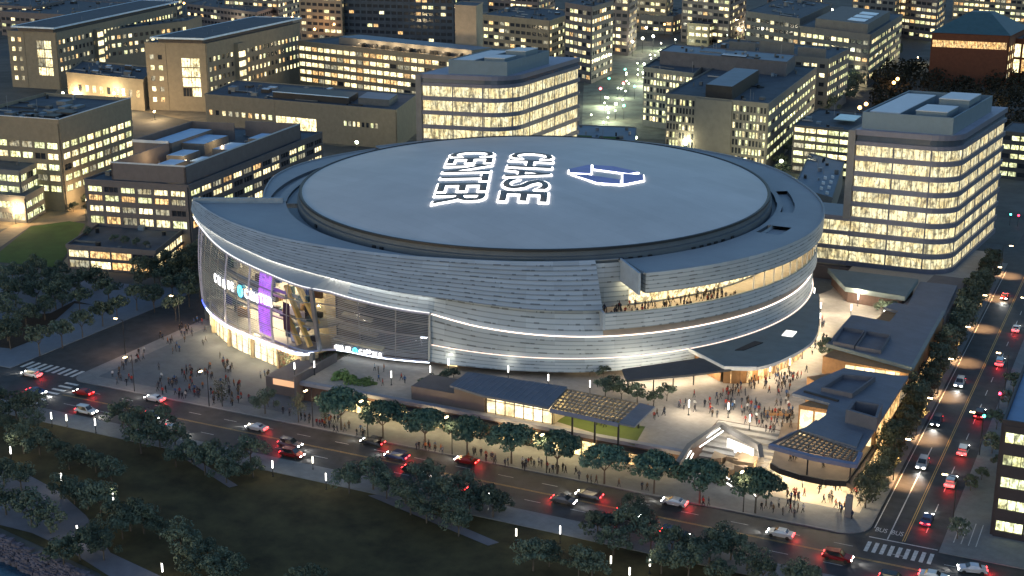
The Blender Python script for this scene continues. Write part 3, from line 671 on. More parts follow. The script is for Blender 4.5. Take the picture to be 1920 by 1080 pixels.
# ---- lettering on the dome: stands on the roof, lit edges, grey faces
def frame_from(pa, pb, pc, z):
    """pa->pb reading direction, pc the side of the tops"""
    a = Vector((*at(*pa, z), z)); b_ = Vector((*at(*pb, z), z)); c = Vector((*at(*pc, z), z)); return a, b_, c
LETG = mat('letter_face', (.17, .17, .165), .6); LETB = mat('emblem_face', (.24, .25, .52), .5)
sign = thing_sign = MB().build('roof_sign', LETG, dome)
def dz(x, y):
    dx, dy = x-DC[0], y-DC[1]; a = (dx*_r[0]+dy*_r[1])/DA; c = (dx*_h[0]+dy*_h[1])/DB; return dome_z(math.sqrt(min(1, a*a+c*c)))
def map_mesh(me, origin, ux, uy, lift):
    for v in me.vertices:
        p = origin+ux*v.co.x+uy*v.co.y; v.co = (p.x, p.y, dz(p.x, p.y)+lift+v.co.z)
    me.update()
def line_sign(word, q):
    """q: photo corners of the word: first-letter foot, first-letter top, last-letter foot, last-letter top"""
    z = 33.6; f0, t0, f1, t1 = [Vector((*at(*p, z), 0)) for p in q]
    n = len(word); wid = {'C': .72, 'H': .76, 'A': .74, 'S': .70, 'E': .64, 'N': .78, 'T': .66, 'R': .74}
    tot = sum(wid[c] for c in word)+.2*(n-1); x = 0
    for c in word:
        u0 = x/tot; u1 = (x+wid[c])/tot; x += wid[c]+.2
        for k, (grow, lift, m) in enumerate(((.034, .3, ESIGN), (.008, .45, LETG))):
            me = text_mesh(c, 1.0, .0, grow, 'letter', (m,))
            xs = [v.co.x for v in me.vertices]; ys = [v.co.y for v in me.vertices]
            if k == 0: bx0, bx1, by0, by1 = min(xs)+.036, max(xs)-.036, min(ys)+.036, max(ys)-.036
            for v in me.vertices:
                a = u0+(u1-u0)*(v.co.x-bx0)/(bx1-bx0); h = (v.co.y-by0)/(by1-by0)
                p = (f0*(1-a)+f1*a)*(1-h)+(t0*(1-a)+t1*a)*h; v.co = (p.x, p.y, dz(p.x, p.y)+lift)
            solid(me, -.45 if k == 0 else -.12)
            link('letter' if k == 0 else 'letter_face', me, sign)
def solid(me, h):
    bm = bmesh.new(); bm.from_mesh(me); bmesh.ops.remove_doubles(bm, verts=bm.verts, dist=.0005)
    r = bmesh.ops.extrude_face_region(bm, geom=bm.faces[:]); vv = [g for g in r['geom'] if isinstance(g, bmesh.types.BMVert)]
    bmesh.ops.translate(bm, verts=vv, vec=(0, 0, h)); bmesh.ops.recalc_face_normals(bm, faces=bm.faces[:]); bm.to_mesh(me); bm.free(); me.update()
line_sign('CHASE', [(962, 287), (1037, 291), (936, 373), (1024, 376)])
line_sign('CENTER', [(848, 283), (927, 284), (812, 375), (906, 377)])
# four-piece emblem beside the words: each piece a lit slab with a blue face
def roofpoly(name, pix, lift, m, h=-.45):
    z = 33.6; pp = ccw([at(*p, z) for p in pix]); b = MB(); b.face([(x, y, dz(x, y)+lift) for x, y in pp]); me = b.mesh(name, m); solid(me, h); return link(name, me, sign)
EMB = [[(1067, 322), (1103, 313), (1108, 313), (1108, 329), (1067, 328)], [(1112, 313), (1150, 314), (1197, 322), (1180, 326), (1112, 320)],
       [(1206, 327), (1207, 336), (1168, 345), (1168, 327)], [(1072, 331), (1098, 331), (1163, 338), (1163, 345), (1120, 344)]]
for e in EMB:
    cx = sum(p[0] for p in e)/len(e); cy = sum(p[1] for p in e)/len(e)
    roofpoly('emblem_piece', [(cx+(x-cx)*(1+2.4/max(6, abs(x-cx)+6)), cy+(y-cy)*(1+1.1/max(3, abs(y-cy)+1.5))) for x, y in e], .3, ESIGN); roofpoly('emblem_face', e, .45, LETB, -.12)
# ---- lettering on the glass
def wall_word(parent, items, size, tab_r):
    """items: (text, photo x, photo y); hung on the glass where that pixel meets it"""
    for ch, px, py, m in items:
        best = None
        for k in range(-1430, -845, 3):
            th = k/10
            for j in range(0, 41):
                r, z = gl(th, j/40, tab_r); x, y, _z = P(th, r, z); q = proj(x, y, z); e = (q[0]-px)**2+(q[1]-py)**2
                if best is None or e < best[0]: best = (e, th, r, z)
        _, th, r, z = best; me = text_mesh(ch, size, .25, .02*size, 'letter', (m,)) if ch != '@' else ring_mark(size*.5, m)
        o = link('letter' if ch != '@' else 'emblem', me, parent); o.matrix_parent_inverse = WM[arena.name].inverted()@Matrix.Identity(4) if False else Matrix.Identity(4)
        c = P(th, r, z); n = Vector((math.cos(R_(th)), math.sin(R_(th)), 0)); right = Vector((-n.y, n.x, 0)); up = Vector((0, 0, 1))
        M = Matrix(((right.x, up.x, n.x), (right.y, up.y, n.y), (right.z, up.z, n.z))).to_4x4(); M.translation = c
        me.transform(M)
def ring_mark(s, m):
    b = MB(); n = 8
    for i in range(n):
        a0, a1 = 2*math.pi*(i+.5)/n, 2*math.pi*(i+1.5)/n
        q = [(s*.5*math.cos(a0), s*.5*math.sin(a0), -.12), (s*math.cos(a0), s*math.sin(a0), -.12), (s*math.cos(a1), s*math.sin(a1), -.12), (s*.5*math.cos(a1), s*.5*math.sin(a1), -.12)]
        b.hexa(q+[(x, y, .12) for x, y, z in q])
    return b.mesh('emblem', m)
ESIGN2 = emit('wall_sign_white', (1, .98, .95), 1.5)
wsign = MB().build('wall_sign', ESIGN2, atr)
wall_word(wsign, [(c, x, y, ESIGN2) for c, x, y in (('C', 404, 521), ('H', 412, 527), ('A', 420, 532), ('S', 428, 536), ('E', 435, 540))]+[('@', 449, 546, ECYAN)] +
          [(c, x, y, ESIGN2) for c, x, y in (('C', 462, 550), ('E', 471, 554), ('N', 480, 558), ('T', 489, 561), ('E', 497, 564), ('R', 506, 567))], 2.9, .45)
wall_word(wsign, [(c, x, y, ESIGN2) for c, x, y in (('C', 629, 650), ('H', 636, 651), ('A', 643, 653), ('S', 650, 654), ('E', 656, 655))]+[('@', 666, 657, ECYAN)] +
          [(c, x, y, ESIGN2) for c, x, y in (('C', 677, 659), ('E', 684, 660), ('N', 691, 661), ('T', 699, 663), ('E', 706, 664), ('R', 713, 665))], 1.3, .45)
# ------------------------------------------------------------------ office buildings
# a building stands on the parallelogram found from three roof corners: far-left, near, far-right
def V2(p): return Vector((p[0], p[1]))
class Bld:
    def __init__(s, name, label, cat, P0, P1, P2, z, zb=0.0, world=False, group=None):
        s.z = z; s.zb = zb
        a, b, c = (V2(p) for p in (P0, P1, P2)) if world else (V2(at(*p, z)) for p in (P0, P1, P2))
        s.o = b; s.Lf = (a-b).length; s.Ls = (c-b).length; s.u = (a-b)/s.Lf; s.v = (c-b)/s.Ls
        s.root = thing(name, label, cat, (b.x, b.y, zb), group); s.wins = []
        s.wall = MB()
    def loc(s, a, b): q = s.o+s.u*a+s.v*b; return (q.x, q.y)
    def box(s, mb, a0, b0, z0, a1, b1, z1, m=0):
        q = [s.loc(a0, b0), s.loc(a1, b0), s.loc(a1, b1), s.loc(a0, b1)]
        mb.prism(q, z0, z1, m)
    def side_pt(s, side, t, d):
        """t along the face, d outwards"""
        if side == 'f': return s.loc(t, -d)
        if side == 'r': return s.loc(-d, t)
        if side == 'l': return s.loc(s.Lf+d, t)
        return s.loc(t, s.Ls+d)
    def slab(s, mb, side, t0, t1, d0, d1, z0, z1, m=0):
        mb.prism([s.side_pt(side, t0, d0), s.side_pt(side, t1, d0), s.side_pt(side, t1, d1), s.side_pt(side, t0, d1)], z0, z1, m)
    def facade(s, side, rows, bay=3.2, pier=.6, dep=.35, zlo=None, zhi=None, lit=.6, mats=None, t0=0.0, t1=None, mull=0.0, skip=None, pat=None):
        """rows: (z bottom, z top) of each window row; piers and spandrels stand proud of the glazing"""
        L = (s.Lf if side in 'fb' else s.Ls); t1 = L if t1 is None else t1; zlo = s.zb if zlo is None else zlo; zhi = s.z if zhi is None else zhi
        zs = zlo
        for za, zb_ in rows:
            if za > zs: s.slab(s.wall, side, t0, t1, 0, dep, zs, za)
            zs = zb_
        s.slab(s.wall, side, t0, t1, 0, dep, zs, zhi)
        n = max(1, int(round((t1-t0-pier)/bay))); w = (t1-t0-pier)/n
        for za, zb_ in rows:
            for i in range(n+1): s.slab(s.wall, side, t0+i*w, t0+i*w+pier, 0, dep-.02, za, zb_)
            for i in range(n):
                a, b = t0+i*w+pier, t0+(i+1)*w
                if skip and skip(i, za): s.slab(s.wall, side, a, b, 0, dep-.02, za, zb_); continue
                r = rnd.random(); mm = WINDARK if r > lit*.97 else (LW[3] if rnd.random() < .13 else (mats or LW)[min(int(rnd.random()**1.7*len(mats or LW)), len(mats or LW)-1)])
                s.wins.append((side, a, b, za, zb_, mm, dep))
                if mull:
                    k = int((b-a)/mull)
                    for j in range(1, k): t = a+(b-a)*j/k; s.slab(s.wall, side, t-.05, t+.05, 0, dep*.6, za, zb_)
    def finish(s, wallm, roofm=DARKROOF, core=True, para=.6, roof=True):
        if core:
            s.box(s.wall, 0, 0, s.zb, s.Lf, s.Ls, s.z-.02)
        w = s.wall.build('wall', wallm, s.root)
        if roof:
            b = MB(); s.box(b, .02, .02, s.z-.015, s.Lf-.02, s.Ls-.02, s.z+.05)
            rf = b.build('roof', roofm, s.root)
            if para:
                b = MB(); e = .36
                for q in ((-e, -e, s.Lf+e, 0), (-e, s.Ls, s.Lf+e, s.Ls+e), (-e, 0, 0, s.Ls), (s.Lf, 0, s.Lf+e, s.Ls)): s.box(b, q[0], q[1], s.z-.3, q[2], q[3], s.z+para)
                b.build('parapet', wallm, s.root)
            s.roofo = rf
        # panes: nearest and largest first as parts of their own, past ninety-five the rest as one part
        def key(q):
            c = s.side_pt(q[0], (q[1]+q[2])/2, 0); return -((q[2]-q[1])*(q[4]-q[3]))/(c[0]**2+c[1]**2)
        s.wins.sort(key=key)
        if roof and s.Lf*s.Ls > 250: s.clutter(int(min(26, s.Lf*s.Ls/70)), int(s.z*10+s.Lf))
        for q in s.wins[:95]:
            b = MB(); s.slab(b, q[0], q[1]-.03, q[2]+.03, .02, .1, q[3]-.03, q[4]+.03); b.build('window', q[5], s.root)
        if s.wins[95:]:
            ms = []; b = MB()
            for q in s.wins[95:]:
                if q[5] not in ms: ms.append(q[5])
                s.slab(b, q[0], q[1]-.03, q[2]+.03, .02, .1, q[3]-.03, q[4]+.03, ms.index(q[5]))
            b.build('window', ms, s.root)['kind'] = 'stuff'
        return s
    def unit(s, name, a0, b0, a1, b1, z0, z1, m, top=None):
        b = MB(); s.box(b, a0, b0, z0, a1, b1, z1); o = b.build(name, m, s.root)
        if top:
            b = MB(); s.box(b, a0+.15, b0+.15, z1-.01, a1-.15, b1-.15, z1+.04); b.build('cover', top, o)
        return o
    def clutter(s, n, seed, z=None):
        r = random.Random(seed); z = s.z if z is None else z
        for i in range(n):
            k = r.random(); x, y = r.uniform(.06, .9)*s.Lf, r.uniform(.04, .92)*s.Ls; b = MB()
            if k < .35: q = s.loc(x, y); b.cyl(q[0], q[1], z, z+r.uniform(.6, 1.6), r.uniform(.25, .8), n=8); b.build('vent_stack', r.choice([GREYW, DARK, STEEL]), s.root)
            elif k < .6: L = r.uniform(4, min(14, s.Lf*.5)); p, q = s.loc(x, y), s.loc(min(x+L, s.Lf-.5), y); b.bar((*p, z+.5), (*q, z+.5), .5, .45); b.build('duct', r.choice([GREYW, STEEL, DARK]), s.root)
            elif k < .9: w = r.uniform(.8, 2.2); s.box(b, x, y, z, min(x+w, s.Lf-.3), min(y+w*1.3, s.Ls-.3), z+r.uniform(.5, 1.5)); b.build('roof_box', r.choice([GREYW, CONC, DARK, BLUEROOF]), s.root)
            else: q = s.loc(x, y); b.cyl(q[0], q[1], z, z+r.uniform(2.5, 5), .09, n=5); b.build('mast', STEEL, s.root)
    def rooftop(s, n, seed, zmax=2.2, a=(.1, .9), b=(.1, .9), top=PALEROOF):
        r = random.Random(seed)
        for i in range(n):
            w, d = r.uniform(2, 5), r.uniform(2, 6); x = r.uniform(a[0]*s.Lf, max(a[0]*s.Lf+.1, a[1]*s.Lf-w)); y = r.uniform(b[0]*s.Ls, max(b[0]*s.Ls+.1, b[1]*s.Ls-d))
            s.unit('roof_unit', x, y, x+w, y+d, s.z, s.z+r.uniform(.8, zmax), r.choice([GREYW, DARK, CONC]), r.choice([top, None, BLUEROOF]))
def rows(z0, n, pitch, sill=.9, head=.5): return [(z0+i*pitch+sill, z0+(i+1)*pitch-head) for i in range(n)]

# -- left mid building with the roof-top screen, podium in front
B = Bld('office_building', 'dark mauve office building with a two-storey podium, left of the arena', 'building', (160, 338), (352, 350), (602, 250), 20.0)
for sd in 'fr': B.facade(sd, rows(6.6, 1, 3.4, .6, .6)+rows(9.9, 2, 3.3, 1.0, .6)+rows(16.4, 1, 3.0, .5, .9), 5.6 if sd == 'f' else 6.2, .9, .5, zlo=0, lit=.86, mull=1.4)
B.facade('l', [(10.9, 12.6)], 6, 1, .4, lit=.4); B.finish(MAUVE, DARKROOF, para=.5)
e = .15
bb = MB()
for q in ((1.6, 2, 26, 2.6), (1.6, 2, 2.2, 78), (25.4, 2, 26, 34), (1.6, 77.4, 22, 78)): B.box(bb, q[0], q[1], 20.3, q[2], q[3], 25.5)
B.box(bb, 25.4, 33.5, 20.3, 38, 34, 26); B.box(bb, 37.5, 34, 20.3, 38, 70, 26); B.box(bb, 22, 69.5, 20.3, 38, 70, 26)
bb.build('roof_screen', MAUVE, B.root)
bb = MB()
for q in ((1.5, 1.9, 26.1, 2.0), (1.5, 2, 1.6, 78), (25.4, 33.3, 38.1, 33.45)): B.box(bb, q[0], q[1], 25.3 if q[3] < 80 else 26, q[2], q[3], 25.75 if q[0] < 20 else 26.2)
bb.build('screen_coping', PALEROOF, B.root)
for q in ((4, 8, 9, 14, 2.4), (11, 12, 17, 20, 3.4), (5, 22, 12, 30, 2.6), (16, 26, 22, 36, 3.2), (6, 40, 14, 52, 3), (19, 44, 30, 60, 3.6), (5, 60, 12, 70, 3), (27, 38, 35, 64, 4.6)):
    B.unit('roof_unit', q[0], q[1], q[2], q[3], 20.05, 20.05+q[4], GREYW, mat('sky_tinted_cover', (.25, .40, .60), .4))  # bluish light on the unit tops is put into the cover colour
for q in ((9.8, 9), (14, 24), (22, 20), (3, 16), (16, 50)): lamp_light(*B.loc(*q), 23.8, 160, (1, .68, .32), .3, B.root)
B.unit('roof_unit', 9, 4, 13, 6, 20.05, 22.4, CONC)
PO = Bld('podium_building', 'low mauve podium with roof garden in front of the dark mauve office building', 'building', (126, 462), (290, 474), (352, 425), 6.3)
for sd in 'fr': PO.facade(sd, [(.5, 2.6), (3.5, 5.5)], 6.2, .5, .4, lit=.95, mull=1.5, mats=[LW[0], LW[0], LW[2]])
PO.finish(MAUVE, DARKROOF, para=.7)

# -- far-left building, stepped office with bright bands
B = Bld('office_building', 'tan office building with bright strip windows at the left edge', 'building', (-60, 219), (109, 231), (243, 190), 29.5)
for sd in 'fr': B.facade(sd, rows(5.5, 5, 3.6, .9, .7), 5.2, .9, .5, lit=.93, mull=1.5, mats=[LW[1], LW[0]])
B.finish(TAN, DARKROOF, para=1.2); B.rooftop(9, 5, 1.5, (.0, .7), (.1, .8), BLUEROOF)
bb = MB(); B.box(bb, -.6, -.6, 30.7, B.Lf, -.2, 30.95); B.box(bb, -.6, -.6, 30.7, -.2, B.Ls, 30.95); bb.build('coping', PALEROOF, B.root)
for k in range(2):
    q = Bld('balcony_wing', ['upper', 'lower'][k]+' stepped balcony wing with bright glazing at far left of the courtyard', 'building', (-80, 312+k*48), (36+k*10, 322+k*48), (70+k*10, 305+k*46), 15.5-k*7)
    q.facade('f', rows(0, 4-k*2, 3.7, 1, .6), 5, .4, .4, lit=.97, mats=[LW[1]], mull=1.2); q.facade('r', rows(0, 4-k*2, 3.7, 1, .6), 5, .4, .4, lit=.97, mats=[LW[1]], mull=1.2); q.finish(CONC, DARKROOF, para=.4)

# -- the two long wings with end towers
def wing(lab, P0, P1, P2, z, seed, glow):
    B = Bld('laboratory_wing', lab, 'building', P0, P1, P2, z)
    L = B.Lf
    B.facade('f', rows(2.5, 5, 5.0, 1.4, 1.4), 4.2, 2.0, .4, t0=L*.66, t1=L, lit=.9)
    B.facade('f', [], 4, 1, .4, t0=0, t1=L*.10); B.facade('f', [(7+i*4.6, 11+i*4.6) for i in range(4)], 4.6, .3, .35, t0=L*.10, t1=L*.42, lit=1, mats=[LW[0]], mull=1.4)
    B.facade('f', [], 4, 1, .2, t0=L*.42, t1=L*.66)
    B.facade('r', rows(8, 4, 4.6, 1.2, 1.3), 4.2, 1.9, .4, lit=.62)
    B.finish(TAN, DARKROOF, para=.3)
    # canopy roof with pale edge
    bb = MB(); B.box(bb, -.5, -2, z+2.2, L*.86, B.Ls*1.02, z+2.7); cr = bb.build('canopy_roof', DARKROOF, B.root)
    bb = MB()
    for q in ((-.8, -2.3, L*.86+.3, -2), (-.8, B.Ls*1.02, L*.86+.3, B.Ls*1.02+.3), (-.8, -2, -.5, B.Ls*1.02), (L*.86, -2, L*.86+.3, B.Ls*1.02)): B.box(bb, q[0], q[1], z+2.2, q[2], q[3], z+3.0)
    bb.build('canopy_edge', mat('pale_blue_edge', (.55, .68, .80), .4), cr)
    bb = MB(); B.box(bb, 2, 1, z, L*.8, B.Ls*.97, z+2.2); bb.build('penthouse', MAUVE, B.root)
    # glazed bay on the long side
    b0 = B.Ls*.27; bb = MB(); B.box(bb, -2.4, b0, 4, 0, b0+7, z-2.5); bay = bb.build('bay', TAN, B.root)
    for i in range(4): bb = MB(); zz = 8.5+i*4.6; B.box(bb, -2.55, b0+.4, zz, -2.4, b0+6.6, zz+2.6); bb.build('bay_window', LW[0], bay)
    B.rooftop(5, seed, 1.2, (.2, .6), (.1, .8)); return B
wing('long tan laboratory wing with pale-edged canopy roof, farther left of the two', (14, 58), (104, 62), (330, 12), 29.0, 3, 1)
wing('long tan laboratory wing with tall lit stair window, nearer the arena', (272, 80), (385, 83), (560, 44), 31.5, 4, 1)
# link blocks between wings
B = Bld('link_building', 'low tan link block with round-lit windows between the two laboratory wings', 'building', (125, 138), (268, 152), (290, 128), 14)
B.facade('f', [(6, 9.4)], 5, 2.6, .4, lit=.95); B.finish(TAN, DARKROOF, para=.8); B.rooftop(8, 9)
B = Bld('laboratory_building', 'tan stone laboratory building behind the left wings, above the terrace lamps', 'building', (170, 62), (352, 40), (378, 30), 24)
B.facade('f', rows(9, 3, 4.4, 1.2, 1.2), 4.2, 1.8, .4, lit=.7); B.finish(TAN, DARKROOF, para=.5)
# long bright facade
a0 = at(560, 78, 24.5); a1 = at(880, 112, 24.5)
B = Bld('laboratory_building', 'long building of five bright yellow window rows behind the left glass tower', 'building', a0, a1, (a1[0]+11, a1[1]+36), 24.5, world=True)
B.facade('f', rows(3.5, 5, 3.95, 1.05, .85), 4.6, .5, .5, lit=.98, mats=[LW[0], LW[0], LW[2]], mull=2.3); B.facade('r', [], 4, 1, .3)
B.finish(TAN, DARKROOF, para=.6); B.unit('penthouse', 4, 6, B.Lf*.8, 20, 24.6, 28, GREYW, BLUEROOF)
for k in range(9): B.unit('roof_duct', 8+k*8, 2.2, 11+k*8, 4.6, 24.6, 26.4, DARK)
for k in range(7): lamp_light(*B.loc(8+k*11, 1.8), 27, 500, (1, .70, .38), .3, B.root)
B = Bld('pier_tower', 'blank tan pier tower rising above the long bright facade', 'building', (853, 10), (893, 12), (905, 5), 46)
B.facade('f', [], 4, 1, .3); B.finish(mat('pier_stone', (.26, .22, .17), .85), DARKROOF, para=.3)
# low building in front of them
B = Bld('low_laboratory', 'low tan laboratory with lit glazed entrance bay behind the arena', 'building', (385, 178), (742, 208), (782, 178), 15.8)
L = B.Lf
B.facade('f', [(7.5, 9.6)], 3.6, 1.6, .4, t0=L*.62, t1=L, lit=.75); B.facade('f', [(4.2, 9.5)], 9, .4, .3, t0=L*.40, t1=L*.62, lit=1, mull=1.2)
B.facade('f', [], 4, 1, .4, t0=L*.27, t1=L*.40); B.facade('f', [(8, 10)], 2.2, .9, .4, t0=L*.08, t1=L*.27, lit=.9); B.facade('f', [], 4, 1, .4, t0=0, t1=L*.08)
B.facade('r', [], 4, 1, .4); B.finish(TAN, DARKROOF, para=.5)
B.unit('roof_plant_room', 5, 8, 20, 24, 15.8, 18.6, GREYW, BLUEROOF); B.unit('roof_plant_room', 24, 6, 62, 22, 15.8, 18.4, DARK); B.rooftop(9, 17, 2.4, (.3, .95))
bb = MB(); B.box(bb, 24, 5.4, 18.5, 62, 5.9, 18.8); bb.build('screen_rail', mat('pale_blue_edge', 0), B.root)

# -- glass office towers: rounded floors, mullions, screened plant
def rounded(loc, L, S, r, inset=0.0, n=7, r2=None):
    """footprint with its near corner rounded, in building measures"""
    i = inset; p = []
    for k in range(n+1):
        t = math.pi/2*k/n; p.append(loc(i+r-r*math.cos(t)*1.0, i+r-r*math.sin(t)))
    return p+[loc(L-i, i), loc(L-i, S-i), loc(i, S-i)]
def tower(lab, P0, P1, P2, z, floors, zf0, pitch, rad, seed, pent, extra=None):
    z0 = z; a, b, c = V2(at(*P0, z)), V2(at(*P1, z)), V2(at(*P2, z))
    root = thing('office_tower', lab, 'office tower', (b.x, b.y, 0)); Lf = (a-b).length; Ls = (c-b).length; u = (a-b)/Lf; v = (c-b)/Ls
    def loc(x, y): q = b+u*x+v*y; return (q.x, q.y)
    r = random.Random(seed)
    core = MB(); core.prism(rounded(loc, Lf, Ls, rad, 4.5), 0, z-.5); core.build('core', mat('tower_core', (.3, .28, .24), .8), root)
    for k in range(floors+1):
        zz = zf0+k*pitch; h = 1.35 if k < floors else 1.1
        bb = MB(); bb.prism(rounded(loc, Lf, Ls, rad, 0), zz-.65, zz-.65+h); bb.build('floor_band', TOWERM, root)
    for k in range(floors):
        zz = zf0+k*pitch+.6; h = pitch-1.15; poly = rounded(loc, Lf, Ls, rad, .55)
        per = poly
        # one lit pane per bay of the two street faces, going round the rounded corner
        # order: right side far end -> corner -> front far end
        path = [poly[-1]]+poly[:-2]; seg = 0; acc = []; tot = 0; d = [0]
        for i in range(len(path)-1): tot += math.dist(path[i], path[i+1]); d.append(tot)
        def pp(s_):
            for i in range(len(d)-1):
                if d[i] <= s_ <= d[i+1]+1e-6: t = (s_-d[i])/(d[i+1]-d[i]); return (path[i][0]*(1-t)+path[i+1][0]*t, path[i][1]*(1-t)+path[i+1][1]*t)
        nb = 8; kk = 0
        for i in range(nb):
            s0, s1 = tot*i/nb, tot*(i+1)/nb; bb = MB(); m_ = 6
            for j in range(m_):
                p, q = pp(s0+(s1-s0)*j/m_), pp(s0+(s1-s0)*(j+1)/m_); bb.quad((*p, zz), (*q, zz), (*q, zz+h), (*p, zz+h))
            w = bb.build('window', LTOWER, root); mm = MB(); s_ = s0; kk = 0
            while s_ < s1-.4:
                p = pp(s_); mm.cyl(p[0], p[1], zz, zz+h, .2 if kk == 0 else .05, n=4, cap=False); s_ += 1.5; kk += 1
            mm.build('mullions', TOWERM, w)
    bb = MB(); bb.prism(rounded(loc, Lf, Ls, rad, .5), zf0+floors*pitch+.4, z-.75); bb.build('top_glazing', mat('top_storey_glass', (.05, .07, .10), .15, spec=.8), root)
    bb = MB(); bb.prism(rounded(loc, Lf, Ls, rad, 0), z-.8, z+.6); bb.build('roof_band', TOWERM, root)
    bb = MB(); e = Lf-.1; bb.prism([loc(e-.2, -.3), loc(Lf+1.6, -.3), loc(Lf+1.6, Ls), loc(e-.2, Ls)], 17.6 if 'right of the arena' in lab else 0, z+.4); bb.build('end_wall', mat('tower_end_wall', (.20, .19, .18), .8), root)
    bb = MB(); bb.prism(rounded(loc, Lf, Ls, rad, .25), z+.3, z+.62); bb.build('roof', mat('tower_roof', (.26, .28, .36), .6), root)
    # plant screen: open box with white-topped units in it
    a0, b0, a1, b1 = pent; ph = 5.2
    bb = MB()
    for q in ((a0, b0, a1, b0+.4), (a0, b1-.4, a1, b1), (a0, b0+.4, a0+.4, b1-.4), (a1-.4, b0+.4, a1, b1-.4)):
        bb.prism([loc(q[0], q[1]), loc(q[2], q[1]), loc(q[2], q[3]), loc(q[0], q[3])], z+.4, z+ph)
    bb.prism([loc(a0+.4, b0+.4), loc(a1-.4, b0+.4), loc(a1-.4, b1-.4), loc(a0+.4, b1-.4)], z+.4, z+1.6)
    scr = bb.build('plant_screen', PENT, root)
    w, d = a1-a0, b1-b0
    for (x0, y0, x1, y1, hh) in ((.62, .06, .95, .88, ph-.3), (.12, .10, .46, .36, ph+.5), (.06, .50, .40, .80, ph+1.4)):
        bb = MB(); bb.prism([loc(a0+w*x0, b0+d*y0), loc(a0+w*x1, b0+d*y0), loc(a0+w*x1, b0+d*y1), loc(a0+w*x0, b0+d*y1)], z+1.6, z+hh); un = bb.build('plant_unit', PENT, root)
        bb = MB(); bb.prism([loc(a0+w*x0-.1, b0+d*y0-.1), loc(a0+w*x1+.1, b0+d*y0-.1), loc(a0+w*x1+.1, b0+d*y1+.1), loc(a0+w*x0-.1, b0+d*y1+.1)], z+hh, z+hh+.2); bb.build('cover', PALEROOF, un)
    return root, loc, Lf, Ls
TR, tl, tLf, tLs = tower('glass office tower of lit floors standing right of the arena', (1603, 247), (1800, 262), (1890, 205), 41.5, 8, 5.0, 4.2, 7, 1, (2.5, 2, 26, 46))
bb = MB(); 
for z in (5.0, 9.2, 13.4): bb.prism([tl(tLf+.1, 0), tl(tLf+17, 0), tl(tLf+17, 14), tl(tLf+.1, 14)], z-.5, z+.6)
bb.prism([tl(tLf+.1, -.1), tl(tLf+17, -.1), tl(tLf+17, 14.1), tl(tLf+.1, 14.1)], 16.9, 18.2); bb.build('wing_band', TOWERM, TR)
for z in (5.0, 9.2, 13.4):
    for k in range(3): bb = MB(); bb.prism([tl(tLf-.3+k*5.7, .5), tl(tLf+5.1+k*5.7, .5), tl(tLf+5.1+k*5.7, .6), tl(tLf-.3+k*5.7, .6)], z+.6, z+3.7); bb.build('window', LTOWER, TR)
bb = MB(); bb.prism([tl(tLf+.2, .7), tl(tLf+16.5, .7), tl(tLf+16.5, 13.9), tl(tLf+.2, 13.9)], 0, 17.5); bb.build('wing_core', mat('tower_core', 0), TR)
bb = MB(); bb.prism([tl(-1, -1), tl(tLf+14, -1), tl(tLf+14, 3), tl(-1, 3)], 0, 3.9); bb.build('base', BROWN, TR)
tower('glass office tower of lit floors standing behind the arena, left of centre', (788, 142), (960, 149), (1088, 111), 44.0, 8, 3.8, 4.7, 9, 2, (3, 3, 23, 36))

# -- behind on the right: dark patterned building
B = Bld('patterned_building', 'dark grey building with scattered slit windows and a blank centre panel', 'building', (1250, 178), (1440, 197), (1530, 128), 25.3)
L = B.Lf; pl = mat('patterned_wall', (.16, .16, .145), .85, var=.12)
for t0, t1, d in ((0, L*.34, .3), (L*.70, L, .3)): B.facade('f', rows(2.2, 7, 3.2, .5, .5), 1.35, .55, d, t0=t0, t1=t1, lit=.42, mats=[LW[1], LW[0]])
B.facade('f', [], 4, 1, .8, t0=L*.34, t1=L*.70); B.facade('r', rows(3, 5, 4.2, 1.3, 1.3), 6.5, 1.3, .4, lit=.9, mats=[LW[1]])
B.finish(pl, DARKROOF, para=.7); B.unit('roof_hall', L*.36, 2, L*.62, 52, 25.3, 30.5, DARK, BLUEROOF)
B = Bld('patterned_building', 'dark wing with lit slit windows left of the blank centre panel', 'building', (1207, 128), (1300, 140), (1340, 108), 25.3)
B.facade('f', rows(2.2, 7, 3.2, .5, .7), 1.8, .6, .3, lit=.6, mats=[LW[1], LW[0]]); B.finish(pl, DARKROOF, para=.7)
B = Bld('plant_building', 'long dark roof-top plant hall behind the slit-window building', 'building', (1238, 97), (1475, 118), (1492, 104), 31)
B.facade('f', [], 4, 1, .3); B.finish(mat('dark_wall', (.10, .10, .11), .8), BLUEROOF, para=.5); B.unit('roof_light', 20, 3, 32, 9, 31, 31.6, DARK, PALEROOF)
B = Bld('plain_building', 'grey stone building with lit side windows behind the plant hall', 'building', (1320, 92), (1553, 112), (1592, 92), 26)
B.facade('r', rows(4, 5, 4.2, 1.2, 1.2), 4, 1, .4, lit=.9, mats=[LW[1], LW[0]]); B.facade('f', rows(4, 5, 4.2, 1.2, 1.2), 4, 1.4, .4, lit=.5); B.finish(pl, DARKROOF, para=.5)
